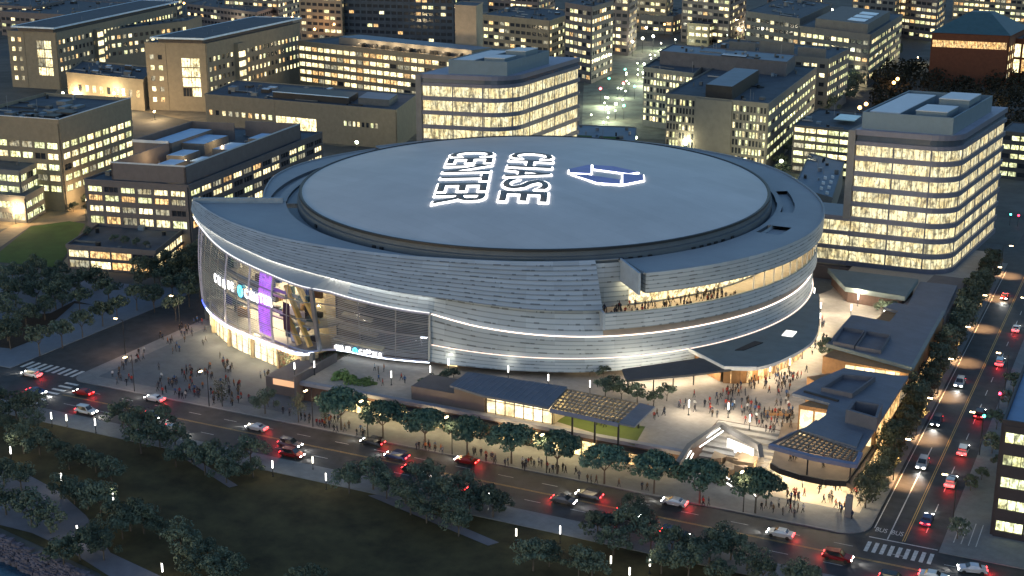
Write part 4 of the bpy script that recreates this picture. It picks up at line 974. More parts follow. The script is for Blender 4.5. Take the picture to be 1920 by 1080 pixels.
# barrel-arched screen on it
for k, (x0, x1) in enumerate(((2, 16), (18, 36), (38, 52))): B.unit('roof_screen', min(x0, B.Lf-3), 2, min(x1, B.Lf-1), 3, 26, 32 if k == 1 else 30.5, GREYW)
B.rooftop(5, 8, 3)
B = Bld('grey_building', 'big grey building with dark hipped roof and skylights near the top edge', 'building', (1500, 50), (1632, 66), (1692, 28), 27)
B.facade('r', rows(3, 5, 4.4, 1.2, 1.2), 4.4, 1.1, .4, lit=.8, mats=[LW[1], LW[0]]); B.facade('f', rows(3, 5, 4.4, 1.2, 1.2), 4.4, 1.1, .4, lit=.7); B.finish(GREYW, DARKROOF, para=.5)
B.unit('plant_room', 3, 4, B.Lf*.8, B.Ls*.7, 27, 32, GREYW); 
for k in range(3): bb = MB(); B.box(bb, 7, 12+k*18, 32.05, 19, 24+k*18, 32.4); bb.build('skylight', mat('skylight', (.35, .5, .7), .3), B.root)
B = Bld('grey_building', 'grey building with dark roof and stair turrets right of the top centre', 'building', (1400, 22), (1500, 36), (1560, 8), 27)
B.facade('f', rows(3, 5, 4.4, 1.2, 1.2), 4.4, 1.1, .4, lit=.4); B.finish(GREYW, DARKROOF, para=.5); B.rooftop(6, 12, 4, top=BLUEROOF)
# parking deck
B = Bld('parking_garage', 'small car park of open lit decks left of the right glass tower', 'car park', (1488, 236), (1598, 247), (1640, 215), 17.5)
B.facade('f', rows(0, 6, 2.9, .95, .25), 4.6, .5, .5, lit=1, mats=[LW[1], LW[0]]); B.facade('r', rows(0, 6, 2.9, .95, .25), 4.6, .5, .5, lit=1, mats=[LW[0]]); B.finish(mat('garage_wall', (.07, .07, .07), .8), DARKROOF, para=.5)
B.unit('solar_canopy', 2, 12, 10, 24, 19.2, 19.5, mat('solar_cover', (.35, .55, .62), .3))
B = Bld('parking_garage', 'dark car park with slanted white-lit decks behind the right glass tower', 'car park', (1880, 247), (1932, 252), (1950, 235), 17)
B.facade('f', rows(0, 5, 3.3, 1.0, .6), 3, .5, .5, lit=.9, mats=[LW[1]]); B.finish(mat('garage_wall', 0), DARKROOF, para=.4)
# lecture pavilion on the green roof behind the arena
B = Bld('low_pavilion', 'low flat pavilion with green roof garden between arena and right tower', 'building', (1490, 352), (1560, 372), (1582, 305), 9)
B.facade('f', [], 4, 1, .3); B.finish(CONC, BLUEROOF, para=.4)
for k in range(7): B.unit('table', 2.0+(k % 2)*3.2, 3+k*4.2, 3.4+(k % 2)*3.2, 4.4+k*4.2, 9.05, 9.9, WHITEW)
B = Bld('garden_pavilion', 'small flat building with green roof plots just behind the arena dome', 'building', (1055, 262), (1190, 268), (1192, 240), 9)
B.facade('f', [], 4, 1, .3); B.finish(CONC, BLUEROOF, para=.4); B.unit('roof_plot', 6, 2, 14, 9, 9.05, 9.4, LAWN2); B.unit('roof_plot', 17, 2, 25, 9, 9.05, 9.4, LAWN2)
# brick building with pyramid roof
B = Bld('brick_building', 'dark red brick building with teal hipped roof in the top right corner', 'building', (1748, 62), (1892, 68), (1925, 52), 27)
L = B.Lf; B.facade('f', [(20, 23.6)], L, .6, .5, lit=1, mats=[LW[2]], mull=.8); B.facade('r', rows(4, 4, 4.6, 1, 1), 5, 1.2, .5, lit=.9, mats=[LW[2], LW[0]])
B.finish(TERRA, DARKROOF, para=.3)
bb = MB(); q = [B.loc(-1, -1), B.loc(L+1, -1), B.loc(L+1, B.Ls+1), B.loc(-1, B.Ls+1)]; t = [B.loc(L*.36, B.Ls*.4), B.loc(L*.64, B.Ls*.4), B.loc(L*.64, B.Ls*.6), B.loc(L*.36, B.Ls*.6)]
bb.hexa([(*p, 27.35) for p in q]+[(*p, 37) for p in t]); bb.build('hipped_roof', mat('teal_roof', (.035, .085, .11), .6), B.root)
B = Bld('brick_building', 'brick wing with tall multi-coloured lit windows beside the teal-roofed building', 'building', (1893, 72), (1990, 78), (2010, 60), 24)
B.facade('f', rows(6, 2, 8, .6, .6), 7, 1.2, .5, lit=1, mats=[LW[0], LW[2]], mull=1.5); B.finish(TERRA, DARKROOF, para=.3)
# lower right building by the road
B = Bld('dark_office', 'dark office with wide lit bands at the lower right edge', 'building', (-6, 243), (-19.3, 243), (-19.3, 262), 20, world=True)
B = Bld.__new__(Bld)
B.__init__('office_block', 'dark office with wide lit bands at the lower right edge', 'building', (-19.3, 262), (-19.3, 228), (4, 228), 20.3, world=True)
bpy.data.objects.remove([o for o in sc.objects if o.name == 'dark_office'][0])
for sd in 'fr': B.facade(sd, rows(0, 5, 4.0, 1.2, .9), 4.2, .35, .5, lit=.9, mats=[LW[1], LW[0]], mull=1.4)
B.finish(mat('black_cladding', (.035, .033, .04), .6), mat('blue_skylight_roof', (.05, .14, .30), .4), para=.9)
# far rows of buildings along the top edge
FAR = [((905, 28), (1030, 40), (1085, 22), 24, TAN, .5, 'tan building with dotted roof lights behind the left glass tower'),
       ((1060, 6), (1110, 14), (1150, 2), 40, MAUVE, .7, 'tall block of dense lit floors right of the left glass tower'),
       ((915, -10), (1010, -4), (1040, -14), 30, MAUVE, .6, 'lit slab at the top edge above the left glass tower'),
       ((640, -8), (850, -2), (880, -14), 30, DARKROOF, .12, 'dark framed building at the top edge above the long bright facade'),
       ((0, 22), (150, 30), (270, 8), 16, MAUVE, .2, 'low dark building at the top left corner'),
       ((350, 8), (480, 24), (540, 6), 14, MAUVE, .2, 'low dark building behind the nearer laboratory wing'),
       ((1280, -20), (1370, -12), (1400, -24), 34, MAUVE, .5, 'lit tower base at the top edge right of centre'),
       ((1690, -15), (1760, -8), (1775, -18), 30, MAUVE, .6, 'small lit block left of the teal-roofed building'),
       ((1170, -8), (1250, -2), (1262, -12), 24, TAN, .4, 'lit block beyond the wide street at the top edge'),
       ((1790, -25), (1930, -16), (1950, -30), 24, TAN, .8, 'lit block at the top edge behind the teal-roofed building'),
       ((1095, 62), (1150, 66), (1190, 50), 7, CONC, .6, 'low open deck beside the wide street behind the arena')]
for i, (p0, p1, p2, z, m, lit, lab) in enumerate(FAR):
    B = Bld('distant_building', lab, 'building', p0, p1, p2, z)
    n = int(z/4.2); B.facade('f', rows(1, n, 4.2, 1.1, 1.1), 4.4, 1.0, .4, lit=lit); B.facade('r', rows(1, n, 4.2, 1.1, 1.1), 4.4, 1.0, .4, lit=lit); B.finish(m, DARKROOF, para=.5); B.rooftop(3, i+30, 2)

# more of the far city
FAR2 = [((-40, 8), (60, 14), (120, 2), 18, .3, 'low lit block at the very top left'), ((420, -12), (520, -6), (560, -16), 22, .5, 'lit block beyond the wings at the top edge'),
        ((560, -22), (640, -18), (660, -28), 34, .35, 'dark tower base left of the framed building at the top edge'), ((1120, -24), (1180, -20), (1195, -28), 40, .6, 'bright tower base at the top edge, centre right'),
        ((1200, 28), (1262, 32), (1300, 18), 12, .7, 'low bright hall beside the wide street near the top'), ((1290, 44), (1330, 47), (1380, 30), 14, .6, 'low lit block right of the bright hall'),
        ((1440, -25), (1520, -18), (1545, -28), 30, .45, 'lit block at the top edge right of the stair turrets'), ((1600, -28), (1680, -22), (1700, -30), 34, .5, 'block at the top edge above the hipped roof'),
        ((690, 36), (850, 44), (860, 34), 12, .1, 'low dark hall behind the long bright facade'), ((160, 2), (300, 10), (340, -4), 14, .4, 'low block with lamp rows at the top left')]
for i, (p0, p1, p2, z, lit, lab) in enumerate(FAR2):
    B = Bld('distant_building', lab, 'building', p0, p1, p2, z)
    n = max(1, int(z/4.2)); B.facade('f', rows(1, n, 4.2, 1.1, 1.1), 4.8, 1.2, .4, lit=lit); B.facade('r', rows(1, n, 4.2, 1.1, 1.1), 4.8, 1.2, .4, lit=lit); B.finish([MAUVE, GREYW, TAN][i % 3], DARKROOF, para=.5); B.rooftop(3, i+60, 2)

# ------------------------------------------------------------------ the raised plaza and its pavilions
ZD = 4.5
stair = [(-74, 229.5), (-74, 247), (-60.5, 247), (-60.5, 229.5)]
deck = [(-160, 229.5), (-74, 229.5), (-74, 247), (-60.5, 247), (-60.5, 240), (-43.3, 240), (-43.3, 402), (-75, 402), (-75, 345), (-84, 318), (-160, 300), (-161, 258)]
b = MB(); b.prism(deck, .1, ZD, 1, 0); struct(b.build('raised_plaza', [DECKM, BRICKD]))
b = MB()
b.prism([(-160, 228.2), (-74, 228.2), (-74, 229.48), (-160, 229.48)], ZD-.5, ZD+.25); b.build('ledge', mat('ledge_stone', (.24, .24, .27), .8)); struct(bpy.data.objects['ledge'])
# shops under the plaza edge
SH = thing('shop_row', 'row of warm lit shop fronts under the plaza edge, behind the street trees', 'shops', (-112, 228, 0))
b = MB(); b.box(-150, 228.3, .14, -74, 229.4, ZD-.55); b.build('wall', BRICKD, SH)
x = -149.5; i = 0; sr = random.Random(5)
while x < -77:
    w = sr.uniform(2.2, 4.2)
    if -118 < x < -116 or sr.random() < .16: x += w; continue
    b = MB(); b.box(x, 228.12, .3, x+w-.3, 228.29, 3.3); win = b.build('shop_window', LSHOP if x < -92 else LW[2], SH)
    b = MB()
    for q in (x-.02, x+(w-.3)/2-.04, x+w-.36): b.box(q, 228.0, .2, q+.08, 228.1, 3.4)
    b.box(x-.05, 228.0, 3.32, x+w-.25, 228.14, 3.42); b.build('frame', DARK, win); x += w
for (x0, x1) in ((-141, -131), (-125, -113), (-104, -95), (-92, -80)):
    b = MB(); b.box(x0, 226.1, 3.45, x1, 228.28, 3.65); b.build('awning', DARK, SH)
for i in range(15): lamp_light(-147+i*5.0, 226.0, 3.3, 85 if i < 11 else 35, (1, .74, .36), .25, SH)
# entrance block with screens between west plaza and shops
EN = thing('entrance_block', 'dark entrance block with orange display board beside the west plaza', 'building', (-157, 231, 0))
b = MB(); b.box(-170, 230, .14, -160.2, 243, 3.9); b.build('wall', BROWN, EN); b = MB(); b.box(-168, 229.8, 2.4, -161, 229.98, 3.7); b.build('display_board', emit('orange_board', (1, .45, .1), .5), EN)
b = MB(); b.box(-160.6, 227, .14, -160.1, 243, 6.4); b.build('fin_wall', MAUVE, EN)
# hedge-covered planter
PL = thing('planter_wall', 'long dark hedge-topped planter wall below the atrium glass', 'planter', (-166, 250, 0))
b = MB(); b.box(-176, 243.2, .14, -160.3, 250, 4.2); b.build('wall', BRICKD, PL)
# gallery pavilion
GA = thing('pavilion', 'pavilion with slate roof and tall lit glass front at the centre of the plaza edge', 'pavilion', (-112, 232, ZD))
z = 9.8; rp = [at(*p, z) for p in ((877, 697), (1064, 725), (1028, 764), (905, 741), (843, 722))]
b = MB(); b.prism(rp, z-.45, z); rf = b.build('roof', SLATE, GA)
for k in range(1, 16):
    t = k/16; p = (rp[0][0]*(1-t)+rp[1][0]*t, rp[0][1]*(1-t)+rp[1][1]*t); q = (p[0]+.3, max(226.4, p[1]-11)); 
    b = MB(); b.bar((p[0], p[1]-.2, z+.03), (q[0], q[1]+1.0, z+.03), .08, .08); b.build('roof_seam', mat('seam', (.2, .21, .25), .5), rf)
b = MB(); b.box(-117, 231.0, ZD, -102.2, 237.5, z-.5); b.build('hall', WARMW, GA)
for i in range(7):
    b = MB(); b.box(-116.8+i*2.05, 230.6, ZD+.1, -114.95+i*2.05, 230.75, z-.6); b.build('window', LHALL, GA)
b = MB()
for i in range(8): b.box(-116.95+i*2.05, 230.4, ZD, -116.8+i*2.05, 230.58, z-.46)
b.box(-117, 230.45, ZD+2.6, -102.4, 230.55, ZD+2.75); b.build('frame', DARK, GA)
b = MB(); b.prism([(-134, 230.3), (-117.3, 230.3), (-117.3, 238), (-134, 238)], ZD, 7.4); b.build('side_wing', BROWN, GA)
b = MB(); b.prism([(-124, 230.2), (-117.2, 230.2), (-117.2, 237.6), (-124, 237.6)], 7.4, z-.5); b.build('side_wall', BROWN, GA)
# pergola
PG = thing('pergola', 'lit timber lattice pergola over tables right of the slate-roofed pavilion', 'pergola', (-92, 231, ZD))
zz = 9.4; pr = [at(*p, zz) for p in ((1064, 730), (1200, 757), (1160, 795), (1032, 768))]
def bil(q, u, v): return tuple((q[0][k]*(1-u)+q[1][k]*u)*(1-v)+(q[3][k]*(1-u)+q[2][k]*u)*v for k in range(2))
b = MB()
for k in range(17): b.bar((*bil(pr, k/16, 0), zz), (*bil(pr, k/16, 1), zz), .26, .3)
for k in range(8): b.bar((*bil(pr, 0, k/7), zz-.1), (*bil(pr, 1, k/7), zz-.1), .4, .25)
b.build('lattice', mat('lattice_wood', (.22, .17, .12), .7), PG)
b = MB(); b.bar((*bil(pr, 0, 1.02), zz-.1), (*bil(pr, 1, 1.02), zz-.1), .35, .7); b.build('fascia', mat('blue_fascia', (.13, .15, .24), .5), PG)
for u, v in ((.33, 1), (.66, 1), (1, 1), (.33, .05), (.66, .05), (1, .05)):
    p = bil(pr, u, v); b = MB(); b.box(p[0]-.15, p[1]-.15, ZD, p[0]+.15, p[1]+.15, zz-.2); b.build('post', DARK, PG)
er = [at(*p, zz) for p in ((1200, 757), (1228, 764), (1190, 801), (1160, 795))]
b = MB(); b.prism(er, zz-.15, zz+.2); b.build('end_roof', SLATE, PG)
b = MB(); b.prism([at(*p, ZD) for p in ((1042, 790), (1070, 775), (1210, 800), (1190, 835))], ZD, ZD+.03); b.build('turf_mat', mat('pergola_turf', (.10, .13, .035), .9), PG)
for u in (.1, .35, .6, .85):
    for v in (.3, .8): p = bil(pr, u, v); lamp_light(p[0], p[1], zz-1.2, 45, (1, .82, .42), .3, PG)
for k in range(6):
    lamp_light(-115+k*2.2, 229.2, ZD+3, 14, (1, .8, .5), .3, GA)

# corner restaurant building with oversailing roof
CO = thing('corner_restaurant', 'two-storey corner restaurant with oversailing slate roof and lit terrace', 'restaurant', (-52, 245, 0))
zc = 11.3
px = [(1441, 833), (1482, 811), (1523, 796), (1548, 778), (1555, 756), (1485, 737), (1539, 708), (1583, 690), (1677, 703), (1700, 690), (1605, 869)]
pc = [at(*p, zc) for p in px]; pc[-2] = (-41.9, at(1690, 703, zc)[1])
lat = [at(*p, zc) for p in ((1470, 832), (1497, 813), (1603, 853), (1592, 866))]
body = [pc[0], pc[1], pc[2], pc[3], pc[4], pc[5], pc[6], pc[7], pc[8], pc[9]]+[at(1614, 846, zc), at(1500, 806, zc)]
b = MB(); b.prism(body, zc-.55, zc); cr = b.build('roof', SLATE, CO)
b = MB(); b.prism([at(1610, 846, zc), at(1618, 848, zc), at(1607, 871, zc), at(1588, 869, zc), at(1520, 856, zc), at(1441, 834, zc), at(1447, 831, zc), at(1525, 852, zc), at(1588, 864, zc), at(1602, 866, zc)], zc-.75, zc-.02); b.build('roof_edge', mat('blue_fascia', 0), cr)
la = [at(*p, zc-.3) for p in ((1500, 808), (1609, 848), (1598, 864), (1462, 834))]
b = MB()
for k in range(14): b.bar((*bil(la, k/13, 0), zc-.3), (*bil(la, k/13, 1), zc-.3), .22, .3)
for k in range(6): b.bar((*bil(la, 0, k/5), zc-.4), (*bil(la, 1, k/5), zc-.4), .2, .2)
b.build('lattice', mat('lattice_wood', 0), CO)
def rim_box(parent, pix, z0, z1, w=.9, mm=SLATE, inner=None, name='roof_well'):
    q = [at(*p, z1) for p in pix]; cx = sum(p[0] for p in q)/4; cy = sum(p[1] for p in q)/4; n_ = len(q); bb = MB()
    qi = []
    for p in q: d = math.hypot(cx-p[0], cy-p[1]); qi.append((p[0]+(cx-p[0])*w/d, p[1]+(cy-p[1])*w/d))
    for i in range(n_):
        j = (i+1) % n_; bb.hexa([(*q[i], z0), (*q[j], z0), (*qi[j], z0), (*qi[i], z0), (*q[i], z1), (*q[j], z1), (*qi[j], z1), (*qi[i], z1)])
    bb.prism(qi, z0, z0+.1); return bb.build(name, mm, parent)
rim_box(cr, [(1586, 768), (1600, 749), (1655, 757), (1645, 784)], zc, zc+2.6, .9, mat('well_wall', (.10, .105, .13), .6))
rim_box(cr, [(1540, 726), (1580, 700), (1642, 706), (1598, 738)], zc, zc+1.0, .7, mat('well_wall', 0))
b = MB(); b.prism([at(*p, zc+.3) for p in ((1503, 806), (1530, 787), (1618, 812), (1606, 838))], zc, zc+.3); b.build('raised_deck', SLATE, cr)
b = MB(); b.bar((*at(1508, 733, zc+.2), zc+.15), (*at(1572, 751, zc+.2), zc+.15), .5, .3); b.build('roof_rail', DARK, cr)
# floor slab of the terrace, curved edge, column
fl = [at(*p, ZD+.2) for p in ((1445, 872), (1462, 882), (1500, 894), (1545, 903), (1587, 906))]+[(-43.0, 227), (-43.0, 262), (-62, 250)]
b = MB(); b.prism(fl, ZD-.5, ZD+.25); b.build('terrace_slab', mat('slab_wood', (.22, .16, .11), .7), CO)
b = MB()
for i in range(len(fl)-4): b.bar((*fl[i], ZD+.1), (*fl[i+1], ZD+.1), .3, 1.1)
b.bar((*fl[4], ZD+.1), (-43.0, 262, ZD+.1), .3, 1.1); b.build('slab_edge', DARK, CO)
b = MB(); c = at(1590, 968, 0.14); b.box(c[0]-.55, c[1]-.55, .14, c[0]+.55, c[1]+.55, ZD-.4); b.build('corner_column', CONC, CO)
for p in ((1513, 890), (1593, 905), (1560, 860)): q = at(*p, ZD+.25); b = MB(); b.box(q[0]-.12, q[1]-.12, ZD+.2, q[0]+.12, q[1]+.12, zc-.6); b.build('post', DARK, CO)
b = MB(); b.box(-60.4, 240.1, .14, -43.4, 252, ZD-.52); b.build('ground_floor_core', WARMW, CO)
for i in range(8):
    b = MB(); b.box(-60.2+i*2.1, 239.85, .2, -58.3+i*2.1, 240.0, 3.6); w = b.build('shop_window', LSHOP, CO)
b = MB()
for i in range(9): b.box(-60.35+i*2.1, 239.7, .14, -60.25+i*2.1, 239.84, 3.9)
b.build('frame', STEEL, CO)
for i in range(9):
    b = MB(); b.box(-43.25, 241+i*2.4, .3, -43.1, 243+i*2.4, 3.4); b.build('shop_window', LW[2], CO)
# upper storey hall: lit timber walls set back below the roof
up_ = [(-58, 246), (-43.4, 246), (-43.4, 270), (-53, 270), (-60.5, 262), (-54, 256)]
b = MB(); b.prism(up_, ZD, zc-.6); b.build('upper_hall', WOOD, CO)
for i in range(9): b = MB(); b.box(-43.3, 247+i*2.5, ZD+.6, -43.15, 248.9+i*2.5, zc-1.2); b.build('upper_window', LW[2], CO)
for i in range(5): b = MB(); b.box(-57.6+i*2.8, 245.8, ZD+.3, -55.2+i*2.8, 245.95, zc-1.4); b.build('upper_window', LHALL, CO)
b = MB(); b.bar((-60.4, 262, ZD+2.6), (-54.1, 256.1, ZD+2.6), .1, 4.2); b.build('upper_window', LHALL, CO)
for p, w, z in (((-56, 236), 260, 3.6), ((-48, 234), 260, 3.6), ((-52, 228.5), 230, 3.6), ((-45, 229), 200, 3.4), ((-59, 233), 160, 3.6), ((-52, 240), 110, 9.6), ((-47, 236), 110, 9.6), ((-56, 236), 80, 9.4), ((-63, 258), 120, 9), ((-62, 251), 110, 9)):
    lamp_light(p[0], p[1], z, w, (1, .80, .52), .35, CO)
for px_, py_, w in ((1300, 745, 150), (1380, 755, 150), (1450, 725, 110), (1350, 775, 90), (1490, 770, 90), (1250, 765, 80)):
    pass
b = MB(); b.box(-59.8, 226.5, .142, -41.5, 240, .16); struct(b.build('terrace_paving', mat('pale_paving', (.42, .38, .31), .8, var=.1)))
# stairs from the plaza to the street
ST = thing('grand_stair', 'wide stair with white lit side walls and seating steps down to the street', 'stairs', (-67, 238, 0))
b = MB()
for k in range(10): b.box(-73.9, 229.6+k*1.72, .14, -60.6, 231.3+k*1.72+(0 if k < 9 else .1), .3+k*.46)
b.build('steps', mat('stair_concrete', (.33, .31, .28), .8), ST)
def wl(name, pa, za, pb, zb_, w, h, mm):
    b = MB(); p, q = at(*pa, za), at(*pb, zb_); b.bar((*p, za), (*q, zb_), w, h); return b.build(name, mm, ST)
RL = emit('rail_light', (1, .98, .9), 2.6)
for pa, za, pb, zb_ in (((1352, 797), 5.2, (1292, 838), 5.0), ((1292, 838), 5.0, (1270, 872), 4.8), ((1352, 797), 5.2, (1424, 838), 5.0), ((1424, 838), 5.0, (1428, 862), 4.0)): wl('parapet_wall', pa, za, pb, zb_, .9, 1.1, mat('stair_parapet', (.17, .16, .15), .8))
for pa, za, pb, zb_ in (((1350, 803), 5.6, (1304, 834), 4.4), ((1356, 808), 4.9, (1312, 838), 3.7), ((1296, 845), 4.8, (1282, 866), 3.9), ((1300, 850), 4.0, (1290, 870), 3.2), ((1346, 893), 2.6, (1372, 912), 1.6), ((1352, 888), 2.3, (1378, 906), 1.4), ((1400, 918), 1.4, (1420, 932), .5)): wl('handrail_light', pa, za, pb, zb_, .22, .12, RL)
b = MB(); p, q = at(1364, 832, 3.2), at(1412, 852, 3.2); b.bar((*p, 3.2), (*q, 3.2), .3, 2.2); b.build('side_wall', emit('side_wall_glow', (1, .97, .9), .9), ST)  # plain white wall made to emit so it looks lit
rs = random.Random(4)
for k in range(7):
    q = at(1330+rs.uniform(0, 70), 852+rs.uniform(0, 26), 2.6); b = MB(); s_ = rs.uniform(1.0, 1.9)
    b.hexa([(q[0]+s_*x*rs.uniform(.7, 1.2), q[1]+s_*y*rs.uniform(.7, 1.2), .6 if z < 0 else 2.0+rs.uniform(0, 1.2)) for x, y, z in ((-1,-1,-1), (1,-1,-1), (1,1,-1), (-1,1,-1), (-1,-1,1), (1,-1,1), (1,1,1), (-1,1,1))]); b.build('seating_block', mat('pale_wood', (.42, .30, .18), .7), ST)
b = MB(); b.box(-74.2, 229.3, .14, -73.85, 240, ZD+.3); b.build('end_wall', BRICKD, ST)
lamp_light(-70, 238, 6, 90, (1, .95, .85), .4, ST); lamp_light(-64, 234, 5, 90, (1, .9, .75), .4, ST)
# retail buildings along the right street
R2 = thing('retail_building', 'flat-roofed retail building with two sunken roof wells along the right street', 'building', (-53, 290, 0)); z2 = 9.2
p2 = [at(*p, z2) for p in ((1550, 645), (1582, 607), (1597, 590), (1668, 603), (1684, 583), (1657, 576), (1676, 567), (1770, 583), (1710, 690))]
b = MB(); b.prism(p2, z2-.7, z2); r2 = b.build('roof', SLATE, R2)
b = MB(); b.bar((*p2[0], z2-.2), (*p2[-1], z2-.2), .5, .8); b.bar((*p2[-1], z2-.2), (*p2[-2], z2-.2), .7, .5); b.build('eaves', GREENROOF, r2)
rim_box(r2, [(1562, 640), (1580, 612), (1622, 619), (1602, 648)], z2, z2+.9, .5, mat('well_wall', 0)); rim_box(r2, [(1604, 649), (1624, 620), (1670, 627), (1652, 657)], z2, z2+.9, .5, mat('well_wall', 0))
bd = [(-62, 282), (-57, 280.5), (-43.4, 279), (-43.4, 322), (-56, 326), (-58, 300)]
b = MB(); b.prism(bd, ZD, z2-.72); b.build('wall', WOOD, R2)
for i in range(6): b = MB(); b.box(-56.5+i*2.1, 279.2, ZD+.2, -54.6+i*2.1, 279.4, z2-1.0); b.build('window', LHALL, R2)
for i in range(12): b = MB(); b.box(-43.3, 281+i*3.3, .4, -43.1, 283.6+i*3.3, 3.6); b.build('window', LW[2], R2)
for p in ((-52, 277.5), (-47, 277.5), (-59, 285), (-60, 296)): lamp_light(p[0], p[1], 7.6, 110, (1, .78, .42), .3, R2)
R3 = thing('retail_building', 'sage-roofed splayed building at the foot of the right glass tower', 'building', (-60, 345, 0)); z3 = 8.6
p3 = [at(*p, z3) for p in ((1552, 503), (1722, 523), (1697, 556), (1585, 538))]
b = MB(); b.prism(p3, z3-1.2, z3); b.build('roof', GREENROOF, R3); b = MB(); c3 = (sum(p[0] for p in p3)/4, sum(p[1] for p in p3)/4)
b.prism([(c3[0]+(p[0]-c3[0])*.9, c3[1]+(p[1]-c3[1])*.9) for p in p3], ZD, z3-1.25); b.build('wall', BRICKD, R3)
R4 = thing('retail_building', 'slate roof terrace beside the splayed building, under the tower corner', 'building', (-46, 345, 0))
b = MB(); b.prism([at(*p, 7.6) for p in ((1725, 528), (1795, 535), (1770, 590), (1700, 575))], 7.0, 7.6); b.build('roof', SLATE, R4); b = MB(); b.prism([(-55, 325), (-43.5, 325), (-43.5, 362), (-52, 362)], ZD, 7.0); b.build('wall', BROWN, R4)
# curved canopy hugging the arena
CA = thing('curved_canopy', 'curved sage-green canopy wrapping the arena foot over timber walls', 'canopy', (-78, 285, ZD))
zk = 9.0; outc = [(-37, 84.5), (-33.2, 88.0), (-26, 86.8), (-18, 84), (-8, 78.5), (0, 75), (8, 73)]
def oc(t): return (interp(outc, t)[0], zk)
ring('roof', const(70.3, zk), oc, -37, 8, GREENROOF, CA, thick=.4)
band('fascia', lambda t: (interp(outc, t)[0]+.05, zk+.1), lambda t: (interp(outc, t)[0]+.05, zk-.6), -37, 8, 1, 0, WHITEW, CA)
b = MB(); b.bar(P(-37, 71.5, zk-.2), P(-37, 84.5, zk-.2), .25, .8); b.bar(P(-37, 84.5, zk-.2), P(-33.2, 88, zk-.2), .25, .8); b.build('front_fascia', WHITEW, CA)
band('timber_wall', lambda t: (interp(outc, t)[0]-3.2, zk-.4), lambda t: (interp(outc, t)[0]-3.2, ZD), -36, 8, 1, 0, WOOD, CA)
b = MB(); b.quad(P(-36, 72, ZD), P(-36, 81.4, ZD), P(-36, 81.4, zk-.4), P(-36, 72, zk-.4)); b.build('timber_wall', WOOD, CA)
for i in range(20):
    t = -35.2+i*2.1; w = interp(outc, t)[0]-3.1; b = MB()
    b.hexa([P(t, w, ZD+.1), P(t+1.1, w, ZD+.1), P(t+1.1, w-.05, ZD+.1), P(t, w-.05, ZD+.1), P(t, w, zk-.7), P(t+1.1, w, zk-.7), P(t+1.1, w-.05, zk-.7), P(t, w-.05, zk-.7)]); b.build('slot_window', LW[2], CA)
for t in (-32, -24, -16, -6): lamp_light(*P(t, interp(outc, t)[0]-.8, 7.6), 120, (1, .72, .40), .3, CA)
b = MB(); cz = at(1480, 625, zk+.1); b.box(cz[0]-1.2, cz[1]-2, zk, cz[0]+1.2, cz[1]+2, zk+.12); b.build('roof_light', emit('roof_light_glow', (1, .95, .85), 1.2), CA)
b = MB(); b.prism([at(*p, zk+.15) for p in ((1378, 656), (1415, 639), (1431, 642), (1395, 656))], zk, zk+.15); b.build('roof_opening', DARK, CA)
# flat dark canopy over the market hall in front
CB = thing('flat_canopy', 'flat dark canopy between arena foot and market plaza, lit from below', 'canopy', (-88, 258, ZD))
cb = [at(*p, 8.6) for p in ((1166, 692), (1312, 671), (1392, 690), (1290, 703), (1175, 713))]
b = MB(); b.prism(cb, 8.2, 8.6); b.build('roof', mat('dark_canopy', (.075, .075, .08), .7), CB)
b = MB(); b.bar((*at(1290, 704, 8.4), 8.3), (*at(1175, 714, 8.4), 8.3), .2, .4); b.build('fascia', WHITEW, CB)
for p in ((1185, 735), (1225, 732), (1262, 728), (1300, 722), (1345, 712)): q = at(*p, ZD); b = MB(); b.cyl(q[0], q[1], ZD, 8.2, .14, n=6); b.build('post', DARK, CB)
for p in ((1230, 722), (1275, 718), (1325, 712), (1190, 722)): q = at(*p, ZD); lamp_light(q[0], q[1], 7.5, 190, (1, .84, .60), .3, CB)
band('market_glazing', const(66.8, 8.1), const(66.8, ZD+.1), -49, -37, 1, 0, LHALL, CB)
for (px_, py_, w) in ((1300, 745, 260), (1380, 745, 260), (1440, 715, 170), (1350, 790, 170), (1480, 690, 120), (1250, 760, 110)):
    q = at(px_, py_, ZD); 
# benches and planter beds on the plaza
def bench_bed(px_, py_, ang, lab):
    q = at(px_, py_, ZD); o = thing('timber_bench', lab, 'bench', (q[0], q[1], ZD))
    b = MB(); b.box(-3, -1.3, 0, 3, 1.3, .35); b.build('base', CONC, o, (0, 0, 0))
    for k in (-1.4, 1.4): b = MB(); b.box(k-1.1, -.9, .36, k+1.1, 1.0, .8); b.build('seat', WOOD, o, (0, 0, 0))
    o.rotation_euler.z = R_(ang)
bench_bed(1458, 780, 20, 'pair of timber lounging benches on a concrete base in the market plaza')

# ------------------------------------------------------------------ trees
def leaf_cloud(clumps, nleaf, size, rr, flat=.6):
    """many small leaf faces spread through overlapping clumps"""
    b = MB()
    for (cx, cy, cz, rx, rz) in clumps:
        for _ in range(nleaf):
            while True:
                x, y, z = rr.uniform(-1, 1), rr.uniform(-1, 1), rr.uniform(-1, 1); d = x*x+y*y+z*z
                if d < 1 and d > rr.random()*.75: break
            p = Vector((cx+x*rx, cy+y*rx, cz+z*rz)); n = Vector((x+rr.uniform(-.7, .7), y+rr.uniform(-.7, .7), z*flat+rr.uniform(-.3, .9))).normalized()
            e = n.orthogonal().normalized(); g = n.cross(e); a = rr.uniform(0, 6.28); s = size*rr.uniform(.6, 1.3)
            e2 = e*math.cos(a)+g*math.sin(a); g2 = n.cross(e2)
            b.quad(p+e2*s, p+g2*s*.7, p-e2*s, p-g2*s*.7)
    return b
